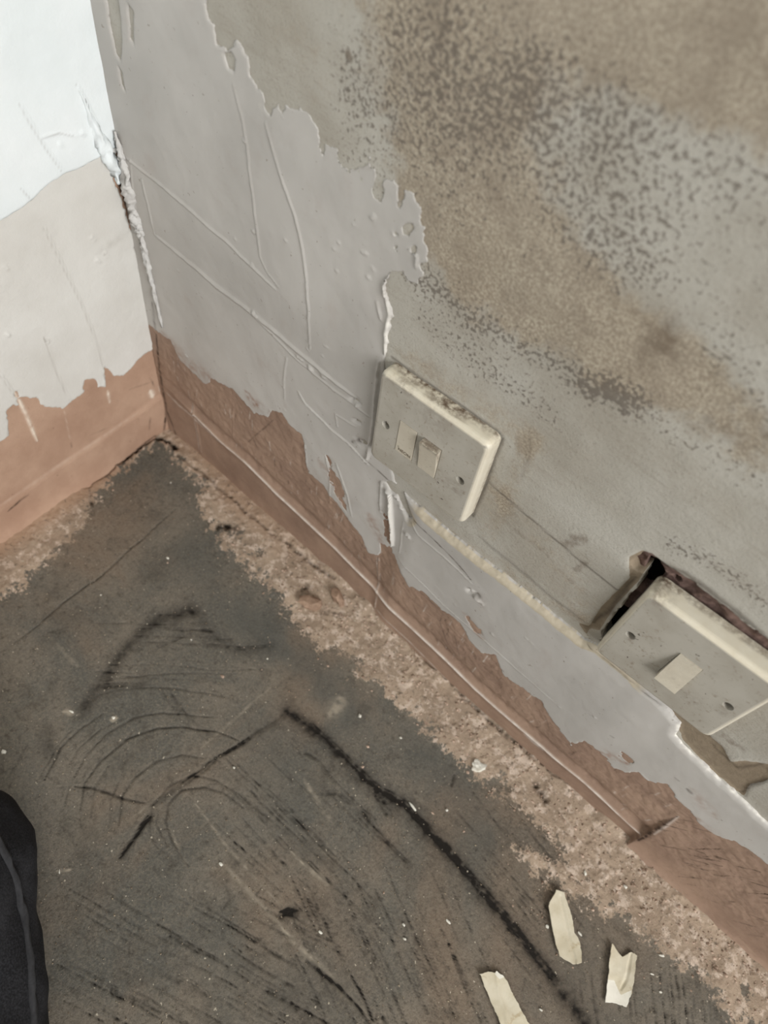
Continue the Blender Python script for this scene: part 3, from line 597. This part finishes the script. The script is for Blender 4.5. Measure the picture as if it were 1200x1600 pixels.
# ------------------------------------------------------------------ the rest of the room: far walls, ceiling, window
LATER = plain('distant_wall_paint', srgb(176, 172, 164), .85, srgb(166, 162, 154), 4)
FRAMEW = plain('window_frame_white', srgb(214, 214, 210), .5)
def slab(name, dims, mat, label, parent=None):
    bm = bmesh.new(); box(bm, *dims); o = link(name, bm, mat, parent)
    if parent is None: tag(o, label, kind='structure')
    return o
bm = bmesh.new()
for d in [(3.0, 3.1, -2.6, 0, 0, .85), (3.0, 3.1, -2.6, 0, 2.25, 2.4), (3.0, 3.1, -2.6, -1.92, .85, 2.25), (3.0, 3.1, -.38, 0, .85, 2.25)]: box(bm, *d)
tag(link('wall_back', bm, LATER), 'painted wall with the window opening', kind='structure')
slab('wall_front', (-.0, 3.0, -2.7, -2.6, 0, 2.4), LATER, 'painted wall opposite the switches')
slab('ceiling', (0, 3.0, -2.6, 0, 2.4, 2.5), LATER, 'plain painted ceiling')
win = empty('window_1', (3.0, -1.15, .85)); tag(win, 'white framed window in the far wall', kind='structure')
for d in [(-.03, .05, -.77, -.72, 0, 1.4), (-.03, .05, .72, .77, 0, 1.4), (-.03, .05, -.72, .72, 0, .05), (-.03, .05, -.72, .72, 1.35, 1.4), (-.03, .05, -.025, .025, .05, 1.35)]:
    bm = bmesh.new(); box(bm, *d); link('window_frame', bm, FRAMEW, win)

# ------------------------------------------------------------------ switches
S = 0.086
def rrect(x0, x1, z0, z1, r, n=6):
    out = []
    for cx, cz, a0 in ((x1 - r, z1 - r, 0), (x0 + r, z1 - r, 90), (x0 + r, z0 + r, 180), (x1 - r, z0 + r, 270)):
        for k in range(n + 1):
            a = math.radians(a0 + 90 * k / n); out.append((cx + r * math.cos(a), cz + r * math.sin(a)))
    return out
def add_attr(o, name, fn):
    me = o.data; at = me.attributes.new(name, 'FLOAT', 'POINT')
    at.data.foreach_set('value', np.array([fn(v.co) for v in me.vertices], np.float32))
def make_plate(parent, D, holes, rects, yellow, dirt):
    bm = bmesh.new(); rings = []
    for ins, y, r in ((.0012, 0, .004), (0, .001, .005), (0, D - .0035, .005), (.0003, D - .0022, .005), (.0010, D - .0010, .0048), (.0020, D - .0003, .0044), (.0032, D, .004)):
        rings.append([bm.verts.new((x, -y, z)) for x, z in rrect(ins, S - ins, ins, S - ins, r, 7)])
    # intermediate side rings give the discolouration something to sit on
    for a, b in zip(rings[:-1], rings[1:]):
        n = len(a)
        for k in range(n): bm.faces.new((a[k], a[(k + 1) % n], b[(k + 1) % n], b[k]))
    loops = [rings[-1]]
    for hx, hz in holes:
        loops.append([bm.verts.new((hx + .0033 * math.cos(t), -D, hz + .0033 * math.sin(t))) for t in np.linspace(0, 2 * math.pi, 20, endpoint=False)])
    for x0, x1, z0, z1 in rects:
        loops.append([bm.verts.new((x, -D, z)) for x, z in rrect(x0, x1, z0, z1, .0006, 2)])
    edges = []
    for lp in loops:
        for k in range(len(lp)):
            e = bm.edges.get((lp[k], lp[(k + 1) % len(lp)])) or bm.edges.new((lp[k], lp[(k + 1) % len(lp)])); edges.append(e)
    bmesh.ops.triangle_fill(bm, use_beauty=True, use_dissolve=False, edges=edges)
    for lp in loops[1:]:
        lo_ = [bm.verts.new((v.co.x, v.co.y + .0095, v.co.z)) for v in lp]; n = len(lp)
        for k in range(n): bm.faces.new((lp[k], lp[(k + 1) % n], lo_[(k + 1) % n], lo_[k]))
        bm.faces.new(lo_)
    long_e = [e for e in bm.edges if e.calc_length() > .006]
    bmesh.ops.subdivide_edges(bm, edges=long_e, cuts=5, use_grid_fill=True)
    bmesh.ops.triangulate(bm, faces=[f for f in bm.faces if len(f.verts) > 4])
    o = link('face_plate', bm, PLASTIC, parent)
    add_attr(o, 'yellow', yellow); add_attr(o, 'dirt', dirt)
    return o
def screw(parent, D, hx, hz, ang):
    bm = bmesh.new(); y = -(D - .0080)
    ring = [bm.verts.new((hx + .0032 * math.cos(t), y + .001, hz + .0032 * math.sin(t))) for t in np.linspace(0, 2 * math.pi, 18, endpoint=False)]
    top = [bm.verts.new((hx + .0028 * math.cos(t), y, hz + .0028 * math.sin(t))) for t in np.linspace(0, 2 * math.pi, 18, endpoint=False)]
    for k in range(18): bm.faces.new((ring[k], ring[(k + 1) % 18], top[(k + 1) % 18], top[k]))
    bm.faces.new(top); bm.faces.new(ring)
    o = link('screw', bm, SCREW, parent); o['label'] = 'dark recessed fixing screw'
    bm = bmesh.new(); box(bm, hx - .0019, hx + .0019, y - .0001, y + .0004, hz - .0003, hz + .0003); link('slot', bm, DARK, o)
    return o
def rocker(parent, D, x0, x1, z0, z1, ptop, pbot, label, dirt=lambda c: 0, yel=lambda c: .25):
    """a rocker whose top stands ptop and whose bottom stands pbot above the plate face"""
    bm = bmesh.new(); g = .0004; n = 10; prof = [(z0 + g, -D + .004)]
    for k in range(n + 1):
        t = k / n; prof.append((z0 + g + (z1 - z0 - 2 * g) * t, -D - (pbot + (ptop - pbot) * t) + .0006 * math.sin(math.pi * t) * (1 if abs(ptop - pbot) > .001 else 0)))
    prof.append((z1 - g, -D + .004))
    cols = []
    for x in np.linspace(x0 + g, x1 - g, 6): cols.append([bm.verts.new((x, y, z)) for z, y in prof])
    for a, b in zip(cols[:-1], cols[1:]):
        for k in range(len(prof) - 1): bm.faces.new((a[k], b[k], b[k + 1], a[k + 1]))
    bm.faces.new(cols[0]); bm.faces.new(list(reversed(cols[-1])))
    eg = [e for e in bm.edges if len(e.link_faces) == 2 and e.calc_face_angle(0) > .8]
    bmesh.ops.bevel(bm, geom=eg, offset=.0005, segments=2, affect='EDGES')
    o = link('rocker', bm, ROCKER, parent); add_attr(o, 'dirt', dirt); add_attr(o, 'yellow', yel)
    if label: o['label'] = label
    return o
def near(c, x, z, r): return max(0.0, 1 - math.hypot(c.x - x, c.z - z) / r)

D1 = .0150
s1 = empty('fused_switch', (0.27472, 0.0025, 0.23686), (0, -0.05292, 0))
tag(s1, 'grimy off-white double switch plate with a neon lens, nearer the room corner', 'switch')
yl = lambda c: max((1.0 if c.z > S - .0028 else 0), (.75 if c.x > S - .0028 else 0), (.5 if c.z < .0025 else 0))
dt = lambda c: min(1, 1.0 * max(0, 1 - abs(c.x - .048) / .020) * (c.z > S - .003) * (c.y > -D1 + .0025) + .35 * (c.z > S - .003) * (c.y > -D1 + .006) + .7 * max(0, 1 - abs(c.x - .016) / .012) * (c.z > S - .004) + .5 * (c.y > -.0045) + .5 * near(c, .074, .032, .010) + .25 * near(c, .06, .03, .016) + .35 * near(c, .045, .076, .02))
H1 = [(.0105, .0420), (.0745, .0415)]; R1 = [(.0212, .0362, .0262, .0562), (.0412, .0562, .0262, .0562)]
make_plate(s1, D1, H1, R1, yl, dt)
for hx, hz in H1: screw(s1, D1, hx, hz, 0)
lens = rocker(s1, D1, *R1[0], .0004, .0004, 'flat beige neon lens', lambda c: .25 * near(c, .0287, .057, .006))
rocker(s1, D1, *R1[1], .0052, .0006, 'rocker with its top standing proud', lambda c: .8 * (c.z > .0553), lambda c: .3)
tc = bpy.data.curves.new('lettering', 'FONT'); tc.body = 'NEON'; tc.size = .0038; tc.extrude = .00008; tc.align_x = 'CENTER'
tmp = bpy.data.objects.new('tmp', tc); COL.objects.link(tmp); bpy.context.view_layer.update()
tm = bpy.data.meshes.new_from_object(tmp.evaluated_get(bpy.context.evaluated_depsgraph_get())); bpy.data.objects.remove(tmp)
tm.materials.clear(); tm.materials.append(LETTER)
to = bpy.data.objects.new('lettering', tm); COL.objects.link(to); to.parent = lens; to.location = (.0293, -D1 - .0005, .0284); to.rotation_euler = (math.radians(90), 0, 0)

D2 = .0170
s2 = empty('single_switch', (0.47900, .0062, 0.22245), (0, -0.04354, 0))
tag(s2, 'loose cream single switch plate over the broken recess, cut by the right edge', 'switch')
yl2 = lambda c: max((1.0 if c.z > S - .003 else 0), (.8 if c.x < .003 else 0), (.6 if c.x > S - .003 else 0))
dt2 = lambda c: min(1, .55 * (c.y > -.006) + .7 * near(c, .006, .086, .010) * (c.z > S - .004) + .6 * near(c, .056, .0585, .004) + .45 * near(c, .012, .037, .005) + .4 * near(c, .062, .026, .010) + .5 * near(c, .076, .036, .006))
H2 = [(.0102, .0405), (.0757, .0435)]; R2 = [(.0362, .0516, .0270, .0575)]
make_plate(s2, D2, H2, R2, yl2, dt2)
for hx, hz in H2: screw(s2, D2, hx, hz, 0)
rocker(s2, D2, *R2[0], .0006, .0056, 'cream rocker with its lower end standing proud', lambda c: .1, lambda c: .5)

# metal box in the recess behind the loose switch
bb = empty('back_box', (0.522, .012, 0.262), (0, -0.0435, 0)); tag(bb, 'dull metal back box sunk in the wall behind the loose switch', 'back box')
for nm, d in (('back_panel', (-.036, .036, .026, .027, -.038, .038)), ('side_panel', (-.037, -.036, 0, .027, -.038, .038)), ('side_panel', (.036, .037, 0, .027, -.038, .038)),
              ('side_panel', (-.037, .037, 0, .027, -.039, -.038)), ('side_panel', (-.037, .037, 0, .027, .038, .039)), ('lug', (-.034, -.026, -.001, 0, -.006, .006)), ('lug', (.026, .034, -.001, 0, -.006, .006))):
    bm = bmesh.new(); box(bm, *d); link(nm, bm, METAL, bb)
gr = Grid(frange(.455, .62, .0015), frange(.26, .36, .0015))
Sr = -np.minimum(gr.poly(rw([(1008, 872), (1026, 880), (1040, 900), (1024, 915), (1000, 925)], .004)), gr.poly(rw([(1048, 896), (1062, 900), (1066, 914), (1052, 912)], .006))) + .002 * fbm(gr.U, gr.V, 200, 3, 2)
RPL = plain('raw_recess_plaster', srgb(118, 96, 88), .9, srgb(84, 66, 60), 160)
sheet('recess_plaster', gr, FRAME_R, -.0075 + .004 * fbm(gr.U, gr.V, 120, 3, 3), Sr, {}, RPL, wall_r, skirt=.006)
# masonry behind the plaster so that the recess is a closed pocket
MAS = plain('dark_masonry', srgb(84, 62, 50), .9, srgb(58, 44, 38), 90)
bm = bmesh.new(); x0, x1, z0, z1, y0, y1 = .43, .64, .17, .37, .004, .046
for d in ((x0, x1, y1, y1 + .004, z0, z1), (x0 - .004, x0, y0, y1, z0, z1), (x1, x1 + .004, y0, y1, z0, z1), (x0, x1, y0, y1, z0 - .004, z0), (x0, x1, y0, y1, z1, z1 + .004)): box(bm, *d)
link('recess_masonry', bm, MAS, wall_r)

# ------------------------------------------------------------------ paint flakes on the floor
def flakemat(name, a, b):
    M = Mat(name, .6, .35); c = M.mix(M.step(M.noise(60, 5, .6), .35, .7), a, b)
    c = M.mix(M.math('MULTIPLY', M.step(M.noise(120, 3), .64, .72), .5), c, srgb(170, 148, 112))
    c = M.mix(M.step(M.attr('bared'), .4, .6), c, srgb(226, 222, 210)); M.bump(M.noise(200, 4), .3, .001); return M.color(c)
FLAKE = flakemat('cream_flake', srgb(214, 206, 186), srgb(200, 190, 166))
Zm = lambda L: [(700 + x * .4167, 1280 + y * .4167) for x, y in L]
FL = [([(375, 325), (405, 265), (435, 275), (450, 320), (465, 370), (475, 420), (495, 465), (503, 540), (470, 547), (445, 530), (418, 512), (405, 470), (390, 400)],
       'long cream paint flake with a fold down its length, beside the plaster smear', [(420, 285), (450, 420), (480, 540)]),
      ([(615, 460), (655, 515), (690, 497), (708, 510), (700, 580), (690, 650), (670, 703), (635, 692), (592, 685), (600, 600), (607, 520)],
       'notched cream paint flake with a white lower end, nearest the right wall', [(690, 500), (670, 600), (650, 640)]),
      ([(120, 580), (155, 572), (178, 578), (182, 566), (205, 585), (225, 610), (250, 665), (275, 720), (305, 768), (335, 830), (270, 850), (215, 840), (190, 750), (160, 680), (140, 630)],
       'cream paint flake with a crack, cut by the bottom edge of the picture', [(180, 580), (190, 650), (215, 720), (230, 840)])]
for i, (pts, lab, fold) in enumerate(FL):
    z = .0035; P = fl(Zm(pts), z); cx = sum(p[0] for p in P) / len(P); cy = sum(p[1] for p in P) / len(P)
    xs = [p[0] for p in P]; ys = [p[1] for p in P]
    g = Grid(frange(min(xs) - .003, max(xs) + .003, .0008), frange(min(ys) - .003, max(ys) + .003, .0008))
    Sf = g.poly(P) + .0008 * fbm(g.U, g.V, 250, 3, 3)
    Pn = np.array(P); ax = Pn - Pn.mean(0); _, _, vt = np.linalg.svd(ax); sd = (g.U - cx) * vt[1][0] + (g.V - cy) * vt[1][1]; ld_ = (g.U - cx) * vt[0][0] + (g.V - cy) * vt[0][1]
    Hh = .0022 + 9.0 * sd ** 2 + .0008 * fbm(g.U, g.V, 60, 3, i) + [1.4, -0.6, .8][i] * ld_ ** 2
    g.stroke(Hh, fl(Zm(fold), z), .0012, -.0009 if i != 2 else .0007)
    bared = g.zeros()
    if i == 1: bared = sm(-g.poly(fl(Zm([(590, 600), (625, 605), (650, 660), (690, 640), (680, 720), (585, 700)]), z)), -.0005, .0005)
    if i == 2: bared = sm(-g.poly(fl(Zm([(176, 582), (182, 560), (215, 590), (195, 600)]), z)), -.0005, .0005)
    g.U -= cx; g.V -= cy; us0, vs0 = g.us, g.vs
    o = sheet('paint_flake', g, FRAME_F, Hh, Sf, dict(bared=bared), FLAKE, skirt=.0012, flip=True); o.location = (cx, -cy, 0.0005)
    tag(o, lab, 'paint flake', 'paint flakes on the floor')
    sm_ = o.modifiers.new('thickness', 'SOLIDIFY'); sm_.thickness = .0006; sm_.offset = -1

# crumbs and lumps
CRW = flakemat('white_crumb', srgb(226, 224, 214), srgb(206, 200, 186)); CRB = plain('plaster_lump', srgb(168, 142, 122), .9, srgb(140, 116, 98), 120)
def lump(name, loc, dims, rot, mat, seed, sub=2, jag=.35):
    bm = bmesh.new(); bmesh.ops.create_icosphere(bm, subdivisions=sub, radius=1); rs = random.Random(seed)
    off = [rs.uniform(0, 9) for _ in range(3)]
    for v in bm.verts:
        n = float(fbm(np.array(v.co.x + off[0]), np.array(v.co.y * 1.1 + v.co.z + off[1]), 1.6, 3, seed % 10)); v.co *= 1 + jag * 2 * n
        v.co = Vector((v.co.x * dims[0], v.co.y * dims[1], v.co.z * dims[2]))
    o = link(name, bm, mat); o.location = loc; o.rotation_euler = (0, 0, rot); return o
def fh(x, y):
    i = int(np.clip(np.searchsorted(G.us, x), 0, len(G.us) - 1)); j = int(np.clip(np.searchsorted(G.vs, -y), 0, len(G.vs) - 1)); return float(Hf[i, j])
def at_floor(u, v): p = fl([(u, v)])[0]; return p[0], -p[1]
for i, (u, v, a, b, h, r, lab) in enumerate([(484, 944, .012, .008, .006, .4, 'broad brown plaster lump at the foot of the right wall, left of its neighbour'), (527, 936, .010, .006, .007, -.4, 'upright brown plaster lump touching the foot of the right wall')]):
    x, y = at_floor(u, v); o = lump('plaster_lump', (x, min(y, -.012), fh(x, y) + h * .45), (a, b, h), r, CRB, 30 + i); tag(o, lab, 'plaster lump', 'plaster lumps')
x, y = at_floor(745, 1196); o = lump('white_splat', (x, y, fh(x, y) + .001), (.0055, .0045, .0016), .3, CRW, 3, 3, .6); tag(o, 'bright white filler splat on the pinkish plaster smear', 'filler splat')
x, y = at_floor(646, 1261); o = lump('white_sliver', (x, y, fh(x, y) + .001), (.0048, .0011, .0010), -.15, CRW, 4, 2, .2); tag(o, 'slim white sliver lying on the long black scuff', 'sliver')
crumbs = [(112, 1112, .0045, .0016, 'oblong cream crumb outside the ring of arc scratches, toward the left wall'), (178, 1122, .003, .0022, 'pale crumb between the outer arc scratches on the floor'),
    (158, 930, .0014, .0014, 'tiny pale speck beside the thin crack near the left wall'), (299, 1000, .0016, .001, 'tiny pale speck beside the top of the soft dark smear'), (418, 1030, .002, .0016, 'small pale crumb in the grey patch above the scuff corner'),
    (501, 1457, .003, .002, 'pale crumb just right of the small black blot'), (631, 1445, .0026, .0016, 'upper of two small cream crumbs close together on the lower floor'), (632, 1467, .0026, .0014, 'lower of two small cream crumbs close together on the lower floor'),
    (700, 1440, .0045, .0016, 'bent pale shaving left of the long black scuff, lower floor'), (562, 1119, .003, .003, 'round pinkish crumb right of the scuff corner'), (345, 1350, .003, .002, 'pale crumb on the light trowel line below the loop scratch'),
    (366, 1200, .002, .0016, 'pale crumb under the straight scuff arm, left of its corner'), (855, 1448, .003, .0022, 'chip touching the left side of the long folded paint flake'), (906, 1459, .0036, .0014, 'tan chip touching the right side of the long folded paint flake'),
    (1033, 1493, .0045, .0016, 'white sliver right of the notched paint flake, under the dark spot'), (1018, 1522, .003, .0010, 'thin pale sliver right of the notched paint flake'), (1031, 1550, .0028, .0014, 'small white crumb right of the white end of the notched flake'),
    (976, 1386, .0035, .0025, 'white chip on the plaster smear above the notched paint flake'), (914, 1364, .0035, .0022, 'cream chip on the plaster smear above the folded paint flake'), (626, 1153, .0022, .0018, 'pale crumb between the scuff and the plaster smear'),
    (698, 1266, .0022, .0022, 'star-shaped pale crumb right of the white sliver'), (262, 872, .003, .002, 'pale crumb in the middle of the floor near the room corner'), (845, 1578, .0026, .0016, 'pale crumb right of the cracked flake at the bottom edge'),
    (93, 1362, .0030, .0009, 'thin white streak of paint beside the dark trouser knee'), (7, 1175, .004, .003, 'pale crumb at the left edge above the dark trouser knee'), (267, 755, .0014, .0014, 'tiny white speck closest to the room corner')]
for i, (u, v, a, b, lab) in enumerate(crumbs):
    x, y = at_floor(u, v); o = lump('paint_crumb', (x, y, fh(x, y) + .0006), (a * .62, b * .62, min(a, b) * .45), random.uniform(-.6, .6), CRW, 60 + i, 1, .35)
    tag(o, lab, 'crumb', 'pale paint crumbs scattered on the floor')
# rubble too fine to count, along the foot of the walls
vs_, fs_ = [], []; rs = np.random.RandomState(11); n_ = 0
ico = [(0, 0, 1), (.9, 0, .3), (.28, .85, .35), (-.72, .53, .3), (-.72, -.53, .35), (.28, -.85, .3)]
while n_ < 2600:
    x = rs.uniform(.015, .78); y = -rs.uniform(.003, .12) if rs.rand() < .8 else -rs.uniform(.05, .30)
    i = int(np.searchsorted(G.us, x)); j = int(np.searchsorted(G.vs, -y)); p_ = plast[i, j]
    if rs.rand() > p_ * p_ * (1.2 if x > .2 else .5): continue
    n_ += 1; r = .0004 + .0013 * rs.rand() ** 3; b0 = len(vs_); z = fh(x, y); a = rs.uniform(0, 6.28); e = rs.uniform(.6, 1.5)
    for dx, dy, dz_ in ico:
        k = r * rs.uniform(.7, 1.3); vs_.append((x + k * e * (dx * math.cos(a) - dy * math.sin(a)), y + k * (dx * math.sin(a) + dy * math.cos(a)), z + k * dz_ * .9 - .0002))
    fs_ += [(b0, b0 + 1 + q, b0 + 1 + (q + 1) % 5) for q in range(5)]
n_rub = len(fs_)
# and pale grit on the open floor
rs = np.random.RandomState(5)
for k in range(1500):
    u = rs.uniform(0, 1200); v = rs.uniform(700, 1620); x, y = at_floor(u, v)
    if not (0.01 < x < .8 and -.45 < y < -.004): continue
    r = rs.uniform(.0003, .0009); z = fh(x, y) + r * .3; b0 = len(vs_); a = rs.uniform(0, 6.28); e = rs.uniform(.5, 1.6)
    for dx, dy, dzz in ((1, 0, 0), (-.5, .8, 0), (-.5, -.8, 0), (0, 0, 1)): vs_.append((x + r * e * (dx * math.cos(a) - dy * math.sin(a)), y + r * (dx * math.sin(a) + dy * math.cos(a)), z + r * dzz))
    fs_ += [(b0, b0 + 1, b0 + 3), (b0 + 1, b0 + 2, b0 + 3), (b0 + 2, b0, b0 + 3)]
me = bpy.data.meshes.new('floor_grit'); me.from_pydata(vs_, [], fs_); me.materials.append(plain('rubble', srgb(196, 172, 154), .95, srgb(128, 108, 92), 200)); me.materials.append(plain('grit', srgb(178, 164, 142), .9, srgb(120, 104, 88), 300))
me.polygons.foreach_set('material_index', [0 if k < n_rub else 1 for k in range(len(fs_))])
go = bpy.data.objects.new('floor_grit', me); COL.objects.link(go); tag(go, 'fine plaster rubble and pale grit strewn over the concrete floor', 'grit', kind='stuff')

# ------------------------------------------------------------------ the kneeling leg at the left edge
M = Mat('black_denim', .95, .15)
c = M.mix(M.step(M.noise(900, 3, .6), .35, .7), srgb(26, 26, 28), srgb(46, 46, 49)); c = M.mix(M.math('MULTIPLY', M.step(M.noise(28, 4), .45, .75), .5), c, srgb(58, 58, 61))
M.bump(M.noise(600, 3), .4, .0012); DENIM = M.color(c)
M = Mat('denim_seam', .95, .15); SEAM = M.color(M.mix(M.noise(500, 3), srgb(40, 40, 42), srgb(64, 64, 66)))
SHOE = plain('dark_shoe', srgb(34, 32, 31), .6)
dirv = np.array([.850, -.527]); side = np.array([.527, .850])     # along the shin (away from the corner) and towards the wall side
K = np.array([.2450, -.3830])
def leg_pt(s, off, z): return (K[0] + dirv[0] * s + side[0] * off, K[1] + dirv[1] * s + side[1] * off, z)
bm = bmesh.new()
def limb(pts, rads, n=14):
    P = np.array(pts); 
    for k in range(len(P) - 1):
        for t in np.linspace(0, 1, n):
            c_ = P[k] * (1 - t) + P[k + 1] * t; r_ = rads[k] * (1 - t) + rads[k + 1] * t
            bmesh.ops.create_icosphere(bm, subdivisions=3, radius=r_, matrix=Matrix.Translation(c_))
limb([leg_pt(.38, 0, .052), leg_pt(.20, 0, .064), leg_pt(0, 0, .062)], [.042, .060, .056])
limb([leg_pt(0, 0, .066), leg_pt(.07, -.035, .14), leg_pt(.20, -.085, .25), leg_pt(.36, -.12, .40)], [.058, .066, .076, .090])
me = bpy.data.meshes.new('person'); bm.to_mesh(me); bm.free()
per = bpy.data.objects.new('person', me); COL.objects.link(per)
rm = per.modifiers.new('remesh', 'REMESH'); rm.mode = 'VOXEL'; rm.voxel_size = .006
smo = per.modifiers.new('smooth', 'SMOOTH'); smo.iterations = 8
tx = bpy.data.textures.new('cloth_folds', 'CLOUDS'); tx.noise_scale = .045
dp = per.modifiers.new('folds', 'DISPLACE'); dp.texture = tx; dp.strength = .012; dp.mid_level = .5; dp.texture_coords = 'LOCAL'
ss = per.modifiers.new('sub', 'SUBSURF'); ss.levels = 1
bpy.context.view_layer.update()
me2 = bpy.data.meshes.new_from_object(per.evaluated_get(bpy.context.evaluated_depsgraph_get())); per.modifiers.clear(); per.data = me2
me2.materials.clear(); me2.materials.append(DENIM)
for p in me2.polygons: p.use_smooth = True
for v in me2.vertices: v.co.z = max(v.co.z, .004)
# raised seam laid over the trouser leg
from mathutils.bvhtree import BVHTree
bv = BVHTree.FromObject(per, bpy.context.evaluated_depsgraph_get()) if False else BVHTree.FromPolygons([v.co for v in me2.vertices], [tuple(p.vertices) for p in me2.polygons])
def on_leg(u, v):
    o_ = Vector(CAM); d_ = (Vector(ray(u, v, 2, 0.0)) - o_).normalized(); h_ = bv.ray_cast(o_, d_)
    return h_[0] if h_[0] else None
sp_ = [p for p in (on_leg(u, v) for u, v in [(-18, 1290), (-4, 1312), (12, 1345), (26, 1385), (36, 1430), (43, 1480), (48, 1530), (51, 1580), (52, 1625)]) if p]
if len(sp_) > 3: tube('seam', sp_, [.0028] * len(sp_), SEAM, per, nz=.25, seed=2, sub=8)
tag(per, 'kneeling person in black denim trousers, one knee showing at the left edge', 'person')
# shoe behind the shin, outside the picture
bm = bmesh.new(); bmesh.ops.create_uvsphere(bm, u_segments=16, v_segments=10, radius=1)
for v in bm.verts: v.co = Vector((v.co.x * .13, v.co.y * .045, max(v.co.z, -.7) * .045))
sh = link('shoe', bm, SHOE, per, True); sh.location = leg_pt(.50, 0, .040); sh.rotation_euler = (0, 0, math.atan2(dirv[1], dirv[0]))
